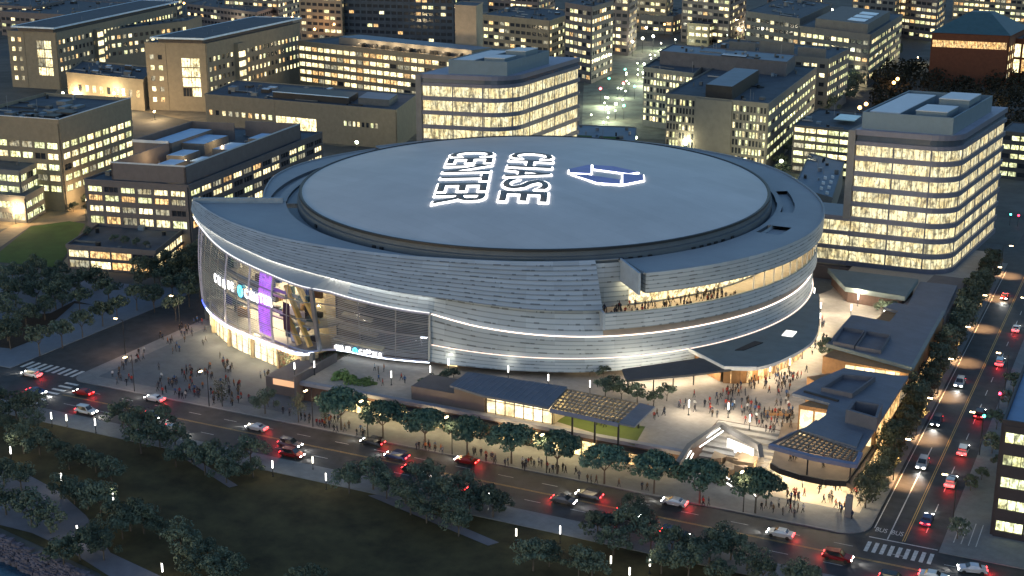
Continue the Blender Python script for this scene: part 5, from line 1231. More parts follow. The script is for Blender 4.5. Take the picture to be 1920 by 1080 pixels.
def crown_clumps(n, R, h, z0, rr, kind):
    c = []
    for i in range(n):
        a = i*2.399+rr.uniform(-.4, .4); t = math.sqrt((i+.5)/n)
        if kind == 'dome': r = R*t*rr.uniform(.70, .90); z = z0+h*(rr.uniform(.60, .74)*math.sqrt(max(0, 1-(t*.85)**2))); s = R*rr.uniform(.20, .33)
        elif kind == 'loose': r = R*t*rr.uniform(.6, .95); z = z0+h*(rr.uniform(.05, .6)+.35*(1-t)); s = R*rr.uniform(.20, .44)
        elif kind == 'tall': r = R*t*.55; z = z0+h*rr.uniform(.1, .85); s = R*rr.uniform(.40, .55)*(1.1-.35*(z-z0)/h)
        else: r = R*t*.6; z = z0+h*rr.uniform(.2, .7); s = R*.5
        c.append((r*math.cos(a), r*math.sin(a), z, s, s*(.62 if kind == 'dome' else .8)))
    return c
def trunk_mesh(h, r, spread, rr, n=5):
    b = MB(); f = h*.62; b.tube((0, 0, -.1), (rr.uniform(-.1, .1), rr.uniform(-.1, .1), f), r, r*.7, 7)
    for i in range(n):
        a = 2*math.pi*(i+rr.uniform(-.2, .2))/n; m = (math.cos(a)*spread*.45, math.sin(a)*spread*.45, f+(h-f)*.55); e = (math.cos(a)*spread, math.sin(a)*spread, h*1.12)
        b.tube((0, 0, f-.15), m, r*.5, r*.34, 5); b.tube(m, e, r*.34, r*.12, 5)
    return b
KINDS = {}
def tree_kind(key, nv, n, R, h, z0, kind, nleaf, size, leaf, th, tr):
    L = []
    for v in range(nv):
        rr = random.Random(hash_s(key)+v); cl = crown_clumps(n, R, h, z0, rr, kind)
        L.append((leaf_cloud(cl, nleaf, size, rr).mesh('crown', leaf), trunk_mesh(th, tr, R*.45, rr).mesh('trunk', BARK)))
    KINDS[key] = L
def hash_s(s): return sum((i+1)*ord(c) for i, c in enumerate(s))
tree_kind('street', 5, 34, 5.3, 6.4, 3.2, 'dome', 120, .30, LEAF_STREET, 5.0, .22)
tree_kind('park', 7, 15, 4.6, 5.6, 2.4, 'loose', 105, .28, LEAF_PARK, 4.4, .22)
tree_kind('row', 3, 16, 3.3, 7.4, 1.8, 'tall', 110, .27, LEAF_ROW, 4.2, .17)
tree_kind('small', 2, 10, 2.4, 2.8, 1.6, 'loose', 80, .22, LEAF_PARK, 2.4, .12)
tree_kind('pale', 2, 10, 2.6, 2.4, .4, 'loose', 90, .22, LEAF_LIT, 1.0, .08)
tree_kind('square', 3, 12, 3.5, 4.0, 3.4, 'loose', 90, .28, LEAF_PARK, 4.6, .15)
tree_kind('airy', 2, 16, 2.6, 6.2, 1.6, 'tall', 34, .17, LEAF_ROW, 5.6, .12)
ALLTH = []
trn = random.Random(11)
def tree(key, x, y, z=.1, s=1.0, name='street_tree', label='', group='', cat='tree'):
    cm, tm = trn.choice(KINDS[key]); o = bpy.data.objects.new(name, None); sc.collection.objects.link(o)
    o.location = (x, y, z); o.rotation_euler.z = trn.uniform(0, 6.28); k = s*trn.uniform(.92, 1.08); o.scale = (k, k, k*trn.uniform(.94, 1.06))
    tag(o, label, cat, group)
    c = bpy.data.objects.new('crown', cm); t = bpy.data.objects.new('trunk', tm)
    for q in (c, t): sc.collection.objects.link(q); q.parent = o
    ALLTH.append(o); return o
# broad umbrella trees along the lit shops (trunk feet read off the photo)
for px_, py_ in ((640, 806), (718, 822), (798, 838), (876, 853), (959, 869), (1045, 888), (1133, 907), (1226, 925), (1312, 944), (1416, 962)):
    q = at(px_, py_, .14); tree('street', q[0], q[1], .14, .95, 'umbrella_tree', 'broad dark teal street tree with rounded crown before the lit shops', 'umbrella trees along the shop sidewalk')
for px_, py_, s in ((417, 762, .95), (560, 792, .95), (610, 800, .6)):
    q = at(px_, py_, .14); tree('airy', q[0], q[1], .14, s, 'street_tree', 'slender airy street tree at the front edge of the west plaza', 'slender trees on the plaza front')
q = at(497, 776, .14); tree('park', q[0], q[1], .14, .75, 'street_tree', 'rounded bluish-green tree alone at the front of the west plaza', 'rounded trees at the west plaza')
# dense olive row on the right street
for i in range(27):
    y = 229+i*6.3; tree('row', -40.6+trn.uniform(-.5, .5), y, .14, trn.uniform(.85, 1.08), 'row_tree', 'dense olive-grey tree in the row along the right street', 'row of trees along the right street')
for px_, py_, s in ((1820, 920, .5), (1795, 1010, .5), (1840, 900, .4), (1860, 850, .6), (1868, 805, .6), (1890, 765, .6), (1900, 735, .6), (1872, 880, .4)):
    q = at(px_, py_, .14); tree('small', q[0], q[1], .14, s*1.6, 'street_tree', 'small olive tree on the far sidewalk of the right street', 'small trees on the far sidewalk')
# left square
for px_, py_ in ((75, 667), (117, 652), (155, 633), (193, 612), (220, 600), (257, 582), (288, 572), (324, 560), (350, 545), (150, 588), (117, 575), (205, 570), (300, 540), (20, 655), (330, 600), (290, 585), (355, 575), (375, 560)):
    q = at(px_, py_, .14); tree('square', q[0], q[1], .14, 1.0 if px_ < 280 else .9, 'square_tree', 'thin-stemmed grey-green tree in the pale square left of the plaza', 'thin-stemmed trees in the left square')
for px_, py_ in ((15, 600), (50, 612), (85, 600), (30, 575), (70, 570), (105, 580), (10, 560), (50, 545), (90, 550), (125, 555), (150, 548), (-20, 600), (15, 640), (-30, 570), (180, 545), (25, 530), (70, 525), (110, 530)):
    q = at(px_, py_, .14); tree('park', q[0], q[1], .14, .85, 'grove_tree', 'grey-green tree in the dense grove at the left edge', 'dense grove at the left edge')
for px_, py_ in ((265, 540), (290, 530), (315, 520), (340, 508), (365, 500), (385, 490), (380, 515), (355, 530), (325, 535)):
    q = at(px_, py_, .14); tree('row', q[0], q[1], .14, .9, 'street_tree', 'dark tree in the strip between podium building and left street', 'dark trees by the podium building')
# park trees
PARK = [(0, 765), (32, 790), (65, 775), (12, 812), (60, 810), (-20, 790), (45, 850), (75, 852), (110, 858), (150, 870), (180, 885), (210, 905), (130, 880), (230, 800), (262, 815), (300, 820), (265, 850), (330, 845), (330, 875), (360, 868), (400, 860), (385, 890), (430, 880), (425, 905), (470, 870), (300, 840), (475, 895),
        (12, 965), (60, 985), (95, 1000), (8, 912), (40, 920), (140, 945), (165, 955), (115, 935), (190, 965), (215, 985), (245, 995), (270, 1000), (300, 1010), (230, 1010), (175, 1035), (195, 1050), (150, 1050), (340, 1035), (365, 1055), (390, 1045), (420, 1070), (360, 1085), (400, 1095), (440, 1090), (120, 1060),
        (655, 925), (700, 918), (725, 935), (760, 945), (800, 920), (770, 965), (815, 940), (835, 960), (870, 930), (850, 985), (880, 965), (905, 950), (925, 970), (860, 1005), (800, 980), (940, 955),
        (1000, 1070), (1030, 1062), (1085, 1078), (1110, 1082), (1120, 1005), (1155, 1000), (1180, 1015), (1210, 1000), (1185, 970), (1150, 1040), (1220, 1030), (1260, 1040), (1300, 1050), (1330, 1062), (1370, 1050), (1400, 1070), (1290, 1090), (1240, 1075), (1490, 1100), (1510, 1105), (1430, 1095), (560, 1110), (590, 1105), (1200, 985), (1350, 1090), (1350, 1040)]
for px_, py_ in PARK:
    q = at(px_, py_, .1)
    tree('park', q[0], q[1], .05, trn.uniform(.52, .84), 'park_tree', 'dark grey-green park tree below the road', 'park trees below the road')
# trees and shrubs on the raised plaza
for px_, py_, s in ((1135, 745, 1.0), (1165, 752, 1.1), (1195, 755, 1.0), (1225, 762, .9), (1250, 752, .9), (1150, 735, .9), (1552, 676, 1.2), (1106, 706, .7), (1131, 710, .7)):
    q = at(px_, py_, 4.5); tree('small', q[0], q[1], 4.5, s, 'plaza_tree', 'small dark round-headed tree on the raised plaza', 'small trees on the raised plaza')
for px_, py_, s in ((640, 712, 1.0), (665, 718, 1.0), (690, 722, .9)):
    q = at(px_, py_, 4.2); tree('pale', q[0], q[1], 3.4, s, 'lit_shrub', 'pale green shrub lit from below at the planter', 'pale lit shrubs at the planter', 'shrub')
for px_, py_, s in ((795, 728, .7), (815, 722, .7), (835, 716, .7), (1655, 590, 1.0), (1675, 588, .9), (1695, 592, .8), (1695, 715, 1.0), (850, 708, .6)):
    q = at(px_, py_, 4.5); tree('small', q[0], q[1], 4.0, s, 'planter_shrub', 'dark green shrub in a plaza planter', 'dark shrubs in plaza planters', 'shrub')
b = MB(); b2 = leaf_cloud([(-175.5+i*1.5, 244+j*1.8, 4.0, 1.3, .9) for i in range(11) for j in range(4)], 60, .2, random.Random(2)); b2.build('hedge', LEAF_PARK, PL)
b2 = leaf_cloud([(-174.5+i*1.5, 242.9, 2.2+j*1.4, 1.0, .9) for i in range(10) for j in range(2)], 50, .2, random.Random(3)); b2.build('climbing_hedge', LEAF_PARK, PL)
# bushes below the podium roof garden and courtyard
for px_, py_, s in ((165, 440, .5), (215, 452, .5), (235, 456, .5), (255, 460, .5), (275, 462, .4)):
    q = at(px_, py_, 6.4); tree('small', q[0], q[1], 5.8, s*1.3, 'roof_shrub', 'small shrub on the podium roof garden', 'shrubs on the podium roof garden', 'shrub')
for i in range(12):
    q = at(20+trn.uniform(0, 150), 372+trn.uniform(0, 35), 0); tree('small', q[0], q[1], 0, .8, 'courtyard_tree', 'small tree in the orange-lit courtyard at far left', 'courtyard trees at far left')
# the dark wood, top right: reads as one mass
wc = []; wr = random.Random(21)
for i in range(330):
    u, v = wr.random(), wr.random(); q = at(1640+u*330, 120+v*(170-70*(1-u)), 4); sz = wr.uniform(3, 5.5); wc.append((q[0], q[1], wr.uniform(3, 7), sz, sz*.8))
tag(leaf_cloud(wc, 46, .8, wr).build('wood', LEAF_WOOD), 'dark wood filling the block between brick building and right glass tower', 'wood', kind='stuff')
for i in range(26):
    t = i/25; q = at(1545+t*130, 215-t*115, 0); tree('park', q[0]+trn.uniform(-3, 3), q[1], 0, 1.2, 'avenue_tree', 'dark tree along the avenue beside the grey buildings, top right', 'dark avenue trees at top right')
for i in range(14):
    q = at(1500+trn.uniform(-40, 60), 330-i*7, 0); tree('park', q[0], q[1], 0, .8, 'avenue_tree', 'dark tree by the patterned building on the far street', 'dark trees on the far street')

# ------------------------------------------------------------------ lamps
def proto_lamp(hgt, tube, em, rad=.13):
    b = MB(); b.cyl(0, 0, 0, hgt-tube, .08, n=6); b.cyl(0, 0, 0, .12, .22, n=6); pm = b.mesh('post', DARK)
    b = MB(); b.cyl(0, 0, hgt-tube, hgt, rad, n=8); return pm, b.mesh('light_tube', em)
COL = proto_lamp(3.1, 1.4, EWHITE, .12); COL2 = proto_lamp(2.6, 1.3, emit('soft_lamp', (1, .93, .75), 2.2), .15)
def column(px_, py_, z, power, label, group, dim=False):
    q = at(px_, py_, z); pm, lm = COL2 if dim else COL
    o = bpy.data.objects.new('light_column', None); sc.collection.objects.link(o); o.location = (*q, z); tag(o, label, 'lamp', group)
    for n_, m_ in (('post', pm), ('light_tube', lm)): c = bpy.data.objects.new(n_, m_); sc.collection.objects.link(c); c.parent = o
    WM[o.name] = Matrix.Translation((*q, z)); ALLTH.append(o)
    if power: lamp_light(q[0]+.0, q[1]-.0, z+3.9, power, (1, .86, .62), .3, o)
for px_, py_ in ((98, 800), (180, 812), (22, 866), (117, 917), (214, 955), (147, 1017), (306, 1090), (512, 893), (612, 917), (1050, 1018)):
    column(px_, py_, .1, 35, 'slim white light column in the dark park', 'white light columns in the park')
for px_, py_ in ((126, 800), (587, 880), (968, 1018), (1145, 1070), (1218, 1075), (1180, 1092)):
    column(px_, py_, .1, 8, 'slim dim yellowish light column at the lawn edge', 'dim light columns at the lawn edge', True)
for px_, py_ in ((734, 722), (807, 712), (841, 698), (953, 712), (1028, 728), (1106, 740), (553, 706), (590, 703)):
    column(px_, py_, 4.5, 22, 'bright light column on the plaza deck below the metal bands', 'light columns on the plaza deck')
for px_, py_ in ((1291, 778), (1365, 783), (1405, 806), (1443, 710), (1480, 698), (1504, 672), (1520, 652), (1532, 630), (1536, 610), (1538, 590), (1526, 562), (1595, 594), (1608, 574), (1657, 600)):
    column(px_, py_, 4.5, 260, 'bright light column on the busy right plaza', 'light columns on the right plaza')
# tall street lamps: warm pools on the right street, poles along the park road
b = MB(); b.cyl(0, 0, 0, 8.4, .11, .07, n=6); b.bar((0, 0, 8.3), (2.2, 0, 8.6), .1, .1); SPM = b.mesh('pole', DARK)
b = MB(); b.box(1.6, -.2, 8.45, 2.5, .2, 8.58); SHM = b.mesh('lamp_head', EWARM)
def street_lamp(x, y, rot, label, group, power=0, col=(1, .66, .34), spot=62, head=None, z=.14, s=1.0):
    o = bpy.data.objects.new('street_lamp', None); sc.collection.objects.link(o); o.location = (x, y, z); o.rotation_euler.z = R_(rot); o.scale = (s, s, s); tag(o, label, 'street lamp', group)
    for n_, m_ in (('pole', SPM), ('lamp_head', head or SHM)): c = bpy.data.objects.new(n_, m_); sc.collection.objects.link(c); c.parent = o
    WM[o.name] = o.matrix_basis.copy(); ALLTH.append(o)
    if power: lamp_light(x+2.05*s*math.cos(R_(rot)), y+2.05*s*math.sin(R_(rot)), z+8.4*s, power, col, .25, o, spot)
for py_, y in ((905, 243), (823, 266), (745, 291.5), (680, 315.6), (617, 343), (560, 371), (510, 395)):
    street_lamp(-38.9, y, 0, 'tall street lamp throwing a warm pool on the right street', 'street lamps of the right street', 3600, (1, .52, .22))
for x in (-196, -176, -150, -137, -118, -98, -60): street_lamp(x, 217.9, -90, 'thin street lamp pole at the kerb of the park road', 'street lamps of the park road', 230, (1, .62, .38), 150)
for y in (236, 256, 280, 305): street_lamp(-214.1, y, 180, 'thin street lamp pole on the left street', 'street lamps of the left street', 420, (1, .55, .33), 140)
for y in (230, 262, 300, 345): street_lamp(-26.2, y, 180, 'street lamp on the far kerb of the right street', 'far kerb lamps of the right street', 90, (1, .8, .5), 120)
# city lights further off: glowing globes on posts
b = MB(); b.cyl(0, 0, 0, 8.5, .16, .1, n=6); CPM = b.mesh('pole', DARK)
def globe(m):
    me = bpy.data.meshes.new('globe'); bm = bmesh.new(); bmesh.ops.create_icosphere(bm, subdivisions=2, radius=.85, matrix=Matrix.Translation((0, 0, 9))); bm.to_mesh(me); bm.free(); me.materials.append(m); return me
GW, GO, GG, GR, GT = (globe(m) for m in (emit('far_lamp_white', (1, .97, .75), 7), emit('far_lamp_orange', (1, .5, .12), 7), emit('far_lamp_pale', (.85, 1, .6), 6), emit('far_lamp_red', (1, .02, .06), 6), emit('far_lamp_teal', (.1, 1, .75), 4)))
def far_lamp(px_, py_, g_, lab, grp, power=0, col=(1, .75, .4), s=1.0):
    q = at(px_, py_, 9*s); o = bpy.data.objects.new('street_lamp', None); sc.collection.objects.link(o); o.location = (*q, 0); o.scale = (s, s, s); tag(o, lab, 'street lamp', grp)
    for n_, m_ in (('pole', CPM), ('globe', g_)): c = bpy.data.objects.new(n_, m_); sc.collection.objects.link(c); c.parent = o
    WM[o.name] = o.matrix_basis.copy(); ALLTH.append(o)
    if power: lamp_light(q[0], q[1]-1.5, 10.5*s, power, col, .6, o)
for px_, py_ in ((404, 205), (732, 245), (669, 267), (118, 175), (133, 182), (214, 175), (1465, 302), (1395, 300), (1338, 298), (1155, 195), (1208, 120), (1142, 245), (1192, 258), (1285, 270), (1370, 306), (1700, 275), (1740, 250), (1720, 245)):
    far_lamp(px_, py_, GG, 'pale green-white globe lamp between the blocks behind the arena', 'globe lamps between the far blocks', 700, (1, .86, .5), .8)
for px_, py_ in ((647, 18), (668, 13), (702, 26), (727, 21), (847, 45), (784, 33), (770, 35), (587, 27), (1139, 68), (1148, 65), (1186, 78), (1205, 72), (1238, 37), (1212, 52), (1225, 68), (1135, 22), (1600, 20), (1560, 18), (1650, 12), (620, 40), (510, 15)):
    far_lamp(px_, py_, GW, 'white globe lamp in the streets near the top edge', 'white globe lamps near the top edge', 700, (1, .9, .65))
for px_, py_ in ((34, 33), (374, 14), (548, 33), (608, 36), (590, 55), (1327, 14), (1362, 13), (1362, 27), (300, 8), (345, 6), (1265, 18), (180, 12), (1857, 187), (1624, 195), (1612, 202), (1683, 148), (1676, 155), (220, 8)):
    far_lamp(px_, py_, GO, 'orange sodium globe lamp near the top edge', 'orange globe lamps near the top edge', (260 if px_ > 1600 else 900) if py_ > 20 else 0, (1, .5, .2))
for px_, py_ in ((1126, 166), (1169, 156), (1910, 404), (1875, 738), (1283, 90), (500, 22)):
    far_lamp(px_, py_, GR, 'red signal globe above a far street crossing', 'red signals of the far streets', 0, s=.8 if px_ < 1400 else .4)
for px_, py_ in ((1190, 162), (1172, 130), (1142, 147), (563, 22), (725, 20), (1170, 198), (1895, 402), (1845, 780)):
    far_lamp(px_, py_, GT, 'teal signal globe above a far street crossing', 'teal signals of the far streets', 0, s=.7 if px_ < 1400 else .4)
fr = random.Random(5)
for i in range(46):
    x, y = fr.uniform(430, 1740), fr.uniform(4, 60)
    if 560 < x < 900 and y > 30: continue
    k = fr.random(); far_lamp(x, y, GW if k < .5 else (GO if k < .8 else GG), ('white' if k < .5 else ('orange' if k < .8 else 'pale green'))+' street light in the distant blocks at the top', 'distant street lights', 600 if i % 2 else 0, (1, .8, .5), s=fr.uniform(.6, .9))
for i in range(34):
    t = fr.random(); x, y = 1100+t*150+fr.uniform(-22, 22), 250-t*180
    far_lamp(x, y, GG if i % 3 else GW, 'pale lamp along the wide street behind the arena', 'lamps of the wide street behind the arena', 1300 if i % 3 == 0 else 0, (.9, 1, .7), .5)
# lamps that light tan facades in the left streets (lanterns at the wall foot)
b = MB(); b.cyl(0, 0, 0, 3.4, .08, n=6); WPM = b.mesh('post', DARK); b = MB(); b.box(-.3, -.3, 3.4, .3, .3, 4.0); WLM = b.mesh('lantern', EWARM)
def lantern(px_, py_, power, col, lab, grp, z=0):
    q = at(px_, py_, z); o = bpy.data.objects.new('lantern_post', None); sc.collection.objects.link(o); o.location = (*q, z); tag(o, lab, 'lantern', grp)
    for n_, m_ in (('post', WPM), ('lantern', WLM)): c = bpy.data.objects.new(n_, m_); sc.collection.objects.link(c); c.parent = o
    WM[o.name] = Matrix.Translation((*q, z)); ALLTH.append(o); lamp_light(q[0], q[1], z+4.6, power, col, .5, o)
for px_, py_, pw in ((150, 120, 1500), (170, 116, 1500), (205, 118, 1500), (238, 116, 1500), (260, 115, 1500), (140, 195, 2600), (250, 205, 2600), (290, 225, 2200), (180, 205, 2200), (420, 245, 1800), (500, 255, 1800), (640, 268, 1500), (130, 160, 1800), (232, 430, 900), (100, 385, 900), (60, 395, 450), (130, 372, 900), (30, 420, 900), (165, 395, 700), (240, 215, 1200)):
    lantern(px_, py_, pw, (1, .68, .34), 'warm lantern lighting the tan blocks and courtyards at left', 'warm lanterns at left')
for px_, py_, pw in ((430, 198, 900), (480, 128, 1200), (520, 120, 1200), (600, 235, 900), (900, 120, 900), (1440, 305, 900), (1300, 292, 900), (1560, 240, 700), (1590, 150, 1500), (1600, 165, 1500), (1720, 120, 800), (1060, 130, 900), (1850, 220, 500)):
    lantern(px_, py_, pw, (1, .80, .45), 'warm lantern between the blocks behind the arena', 'warm lanterns behind the arena')

# ------------------------------------------------------------------ cars (at rest, lamps on)
def car_meshes(kind):
    L, W = (4.5, 1.8) if kind == 'car' else (4.8, 1.9); hh = 1.42 if kind == 'car' else 1.72
    prof = [(-L/2, .35), (-L/2, .78), (-L/2+.15, .92), (-L*.30, .98 if kind == 'car' else 1.0), (-L*.20 if kind == 'car' else -L*.42, hh-.05), (L*.08, hh), (L*.24, .98), (L*.44, .84), (L/2, .62), (L/2, .35)]
    body = MB(); n = len(prof)
    def yw(z): return W/2 if z < 1.0 else W/2-.22
    lf = [(x, -yw(z), z) for x, z in prof]; rt = [(x, yw(z), z) for x, z in prof]
    k = len(body.v); body.v += lf+rt
    for i in range(n):
        j = (i+1) % n; body.f.append((k+i, k+n+i, k+n+j, k+j)); body.m.append(0)
    body.f.append(tuple(range(k, k+n))); body.m.append(0); body.f.append(tuple(range(k+2*n-1, k+n-1, -1))); body.m.append(0)
    gl_ = MB(); x0 = prof[3][0]; xt0 = prof[4][0]; xt1 = prof[5][0]; x1 = prof[6][0]
    gl_.quad((x1-.03, -W/2+.2, 1.03), (x1-.03, W/2-.2, 1.03), (xt1+.08, W/2-.28, hh-.03), (xt1+.08, -W/2+.28, hh-.03))
    gl_.v[-4:] = [(x+.03, y, z+.03) for x, y, z in gl_.v[-4:]]
    gl_.quad((x0+.05, W/2-.2, 1.04), (x0+.05, -W/2+.2, 1.04), (xt0-.02, -W/2+.28, hh-.08), (xt0-.02, W/2-.28, hh-.08))
    gl_.v[-4:] = [(x-.03, y, z+.03) for x, y, z in gl_.v[-4:]]
    for s in (-1, 1): gl_.face([(x0+.35, s*(W/2-.02), 1.0), (x1-.2, s*(W/2-.02), 1.0), (xt1, s*(W/2-.20), hh-.1), (xt0+.15, s*(W/2-.20), hh-.12)][::s])
    wh = MB()
    wh.tube((0, -.11, 0), (0, .11, 0), .33, .33, 12); hl = MB(); hl.box(L/2-.06, -.22, -.09, L/2+.05, .22, .09); tl = MB(); tl.box(-L/2-.05, -.22, -.08, -L/2+.04, .22, .08)
    return dict(L=L, W=W, body=body.mesh('body', CARP), glass=gl_.mesh('windows', GLASSD), wheel=wh.mesh('wheel', TYRE),
                head=hl.mesh('headlight', emit('headlight', (1, .98, .9), 22)), tail=tl.mesh('taillight', emit('taillight', (1, .02, .02), 10)))
CM = {k: car_meshes(k) for k in ('car', 'suv')}
def car(x, y, rot, col, cname, label, group, kind='car', lights=True):
    m = CM[kind]; o = bpy.data.objects.new('car' if kind == 'car' else 'estate_car', None); sc.collection.objects.link(o); o.location = (x, y, .02); o.rotation_euler.z = R_(rot); tag(o, label, 'car', group)
    def add(n_, me, loc=(0, 0, 0)):
        c = bpy.data.objects.new(n_, me); sc.collection.objects.link(c); c.parent = o; c.location = loc; return c
    add('body', m['body']).color = (*col, 1); add('windows', m['glass'])
    for sx in (-1, 1):
        for sy in (-1, 1): add('wheel', m['wheel'], (sx*m['L']*.31, sy*(m['W']/2-.08), .33))
        add('headlight', m['head'], (0, sx*(m['W']/2-.34), .66)); add('taillight', m['tail'], (0, sx*(m['W']/2-.30), .80))
    WM[o.name] = o.matrix_basis.copy(); ALLTH.append(o)
    c, s = math.cos(R_(rot)), math.sin(R_(rot))
    if lights:
        l = lamp_light(x+c*(m['L']/2+.3), y+s*(m['L']/2+.3), .75, 150, (1, .95, .85), .12, o, 80); l.rotation_euler = (R_(80), 0, R_(rot-90))
        lamp_light(x-c*(m['L']/2+.5), y-s*(m['L']/2+.5), .8, 26, (1, .03, .03), .1, o)
    return o
COLS = [((.5, .5, .5), 'silver'), ((.03, .03, .035), 'black'), ((.6, .6, .58), 'white'), ((.25, .02, .02), 'red'), ((.04, .06, .14), 'dark blue'), ((.10, .10, .11), 'grey')]
crr = random.Random(17)
lanes = [(203.9, 0), (207.8, 0), (211.8, 180), (215.6, 180)]
for x, ln in ((-214, 1), (-196, 0), (-183, 1), (-176, 0), (-206, 2), (-190, 3), (-150, 1), (-144, 0), (-158, 2), (-136, 3), (-128, 2), (-120, 1), (-106, 0), (-112, 3), (-92, 1), (-88, 2), (-70, 3), (-66, 0), (-76, 1), (-52, 2), (-40, 1), (-33, 0), (-24, 1), (-222, 3)):
    y, rot = lanes[ln]; cc, cn = crr.choice(COLS)
    car(x+crr.uniform(-2, 2), y, rot, cc, cn, cn+' car driving with lamps lit on the park road', 'cars on the park road', crr.choice(['car', 'car', 'suv']))
for y, x, rot in ((228, -30.2, 90), (246, -29, 90), (262, -29.2, 90), (283, -29.0, 90), (318, -29.4, 90), (345, -29, 90), (252, -35.2, -90), (300, -35.6, -90), (275, -36.4, -90), (372, -35, -90), (395, -29.5, 90)):
    cc, cn = crr.choice(COLS); car(x, y, rot, cc, cn, cn+' car on the right street', 'cars on the right street', crr.choice(['car', 'suv']))
q = at(1720, 1050); car(-20.5, 213.0, 195, (.5, .5, .55), 'silver', 'silver car waiting at the lower right crossing', 'cars on the park road')

# ------------------------------------------------------------------ people
def person_mesh(kind):
    """one continuous skinned figure, 1.75 m"""
    st = {'stand': (.05, .05, 0, .02), 'walk': (.30, -.28, .22, .0), 'stride': (.22, -.20, -.25, .03), 'sit': (0, 0, 0, 0)}[kind]
    fL, fR, sw, ln = st
    J = {'pel': (0, 0, .95), 'waist': (0, ln*.3, 1.10), 'chest': (0, ln, 1.34), 'neck': (0, ln+.01, 1.50), 'head': (0, ln+.03, 1.62), 'top': (0, ln+.03, 1.73)}
    S = [('pel', 'waist'), ('waist', 'chest'), ('chest', 'neck'), ('neck', 'head'), ('head', 'top')]
    R = {'pel': (.15, .11), 'waist': (.135, .10), 'chest': (.17, .115), 'neck': (.06, .06), 'head': (.085, .10), 'top': (.07, .08)}
    for s, f in ((-1, fL), (1, fR)):
        n = 'L' if s < 0 else 'R'; J['hip'+n] = (s*.09, 0, .90); J['knee'+n] = (s*.10, f*.5+.05, .50); J['ank'+n] = (s*.10, f-.03*(f < 0), .09+(.05 if f < -.1 else 0)); J['toe'+n] = (s*.11, f+.16, .04)
        J['sh'+n] = (s*.20, ln, 1.40); J['el'+n] = (s*.25, ln-.02-f*.35+sw*.2*s, 1.12); J['ha'+n] = (s*.24, ln+.10-f*.6+sw*.4*s, .87)
        J['ti'+n] = (s*.235, ln+.13-f*.65+sw*.4*s, .79)
        S += [('pel', 'hip'+n), ('hip'+n, 'knee'+n), ('knee'+n, 'ank'+n), ('ank'+n, 'toe'+n), ('chest', 'sh'+n), ('sh'+n, 'el'+n), ('el'+n, 'ha'+n), ('ha'+n, 'ti'+n)]
        R.update({'hip'+n: (.10, .10), 'knee'+n: (.065, .065), 'ank'+n: (.05, .05), 'toe'+n: (.04, .035), 'sh'+n: (.065, .065), 'el'+n: (.05, .05), 'ha'+n: (.035, .035), 'ti'+n: (.03, .02)})
    ks = list(J); me = bpy.data.meshes.new('fig'); me.from_pydata([J[k] for k in ks], [(ks.index(a), ks.index(b)) for a, b in S], [])
    o = bpy.data.objects.new('fig', me); sc.collection.objects.link(o); m = o.modifiers.new('s', 'SKIN'); m.use_smooth_shade = True
    for i, k in enumerate(ks): me.skin_vertices[0].data[i].radius = R[k]; me.skin_vertices[0].data[i].use_root = (k == 'pel')
    sb = o.modifiers.new('u', 'SUBSURF'); sb.levels = 1; sb.render_levels = 1; bpy.context.view_layer.update()
    nm = bpy.data.meshes.new_from_object(o.evaluated_get(bpy.context.evaluated_depsgraph_get())); bpy.data.objects.remove(o)
    nm.materials.clear()
    for q in (CLOTH, TROUS, SKIN, HAIR): nm.materials.append(q)
    for p in nm.polygons:
        c = p.center; arm = abs(c.x) > .19
        if c.z > 1.52: p.material_index = 3 if (c.z > 1.66 or c.y < ln+.01) else 2
        elif arm and c.z < .90: p.material_index = 2
        elif c.z < .94 and not arm: p.material_index = 1
        else: p.material_index = 0
    nm.name = 'person_body'; return nm
PM = [person_mesh(k) for k in ('stand', 'walk', 'stride')]
SH_C = [((.012, .012, .016), 'black'), ((.02, .02, .03), 'black'), ((.04, .05, .08), 'navy'), ((.30, .03, .02), 'red'), ((.2, .02, .02), 'red'), ((.12, .08, .05), 'brown'), ((.10, .10, .11), 'grey'), ((.5, .5, .5), 'white'), ((.3, .10, .03), 'orange'), ((.03, .08, .2), 'blue')]
prr = random.Random(23); used = []
def inside(poly, x, y):
    c = False; j = len(poly)-1
    for i in range(len(poly)):
        if (poly[i][1] > y) != (poly[j][1] > y) and x < (poly[j][0]-poly[i][0])*(y-poly[i][1])/(poly[j][1]-poly[i][1])+poly[i][0]: c = not c
        j = i
    return c
def crowd(n, pix, z, where, clump=.5, zz=None):
    xs = [p[0] for p in pix]; ys = [p[1] for p in pix]; last = None; k = 0; tries = 0
    while k < n and tries < 4000:
        tries += 1
        if last and prr.random() < clump: x, y = last[0]+prr.gauss(0, 9), last[1]+prr.gauss(0, 5)
        else: x, y = prr.uniform(min(xs), max(xs)), prr.uniform(min(ys), max(ys))
        if not inside(pix, x, y): continue
        q = at(x, y, z)
        if any(abs(q[0]-a)+abs(q[1]-b_) < .8 for a, b_ in used[-160:]): continue
        used.append(q); last = (x, y); k += 1; c, cn = prr.choice(SH_C)
        o = bpy.data.objects.new('person', prr.choice(PM)); sc.collection.objects.link(o); o.location = (*q, z); o.rotation_euler.z = prr.uniform(0, 6.28); s = prr.uniform(.98, 1.10); o.scale = (s, s, s)
        o.color = (*c, 1); tag(o, 'person in a '+cn+' top '+where, 'person', 'people '+where); ALLTH.append(o)
crowd(62, [(175, 712), (300, 640), (400, 612), (410, 690), (470, 735), (560, 785), (330, 748)], .16, 'on the open west plaza')
crowd(10, [(280, 640), (400, 590), (396, 600), (300, 650)], .15, 'on the left street sidewalk')
crowd(16, [(405, 650), (430, 690), (520, 706), (500, 712), (425, 700), (400, 665)], .16, 'at the glass entrance')
crowd(16, [(560, 775), (700, 805), (700, 820), (560, 795)], .15, 'on the dim front sidewalk')
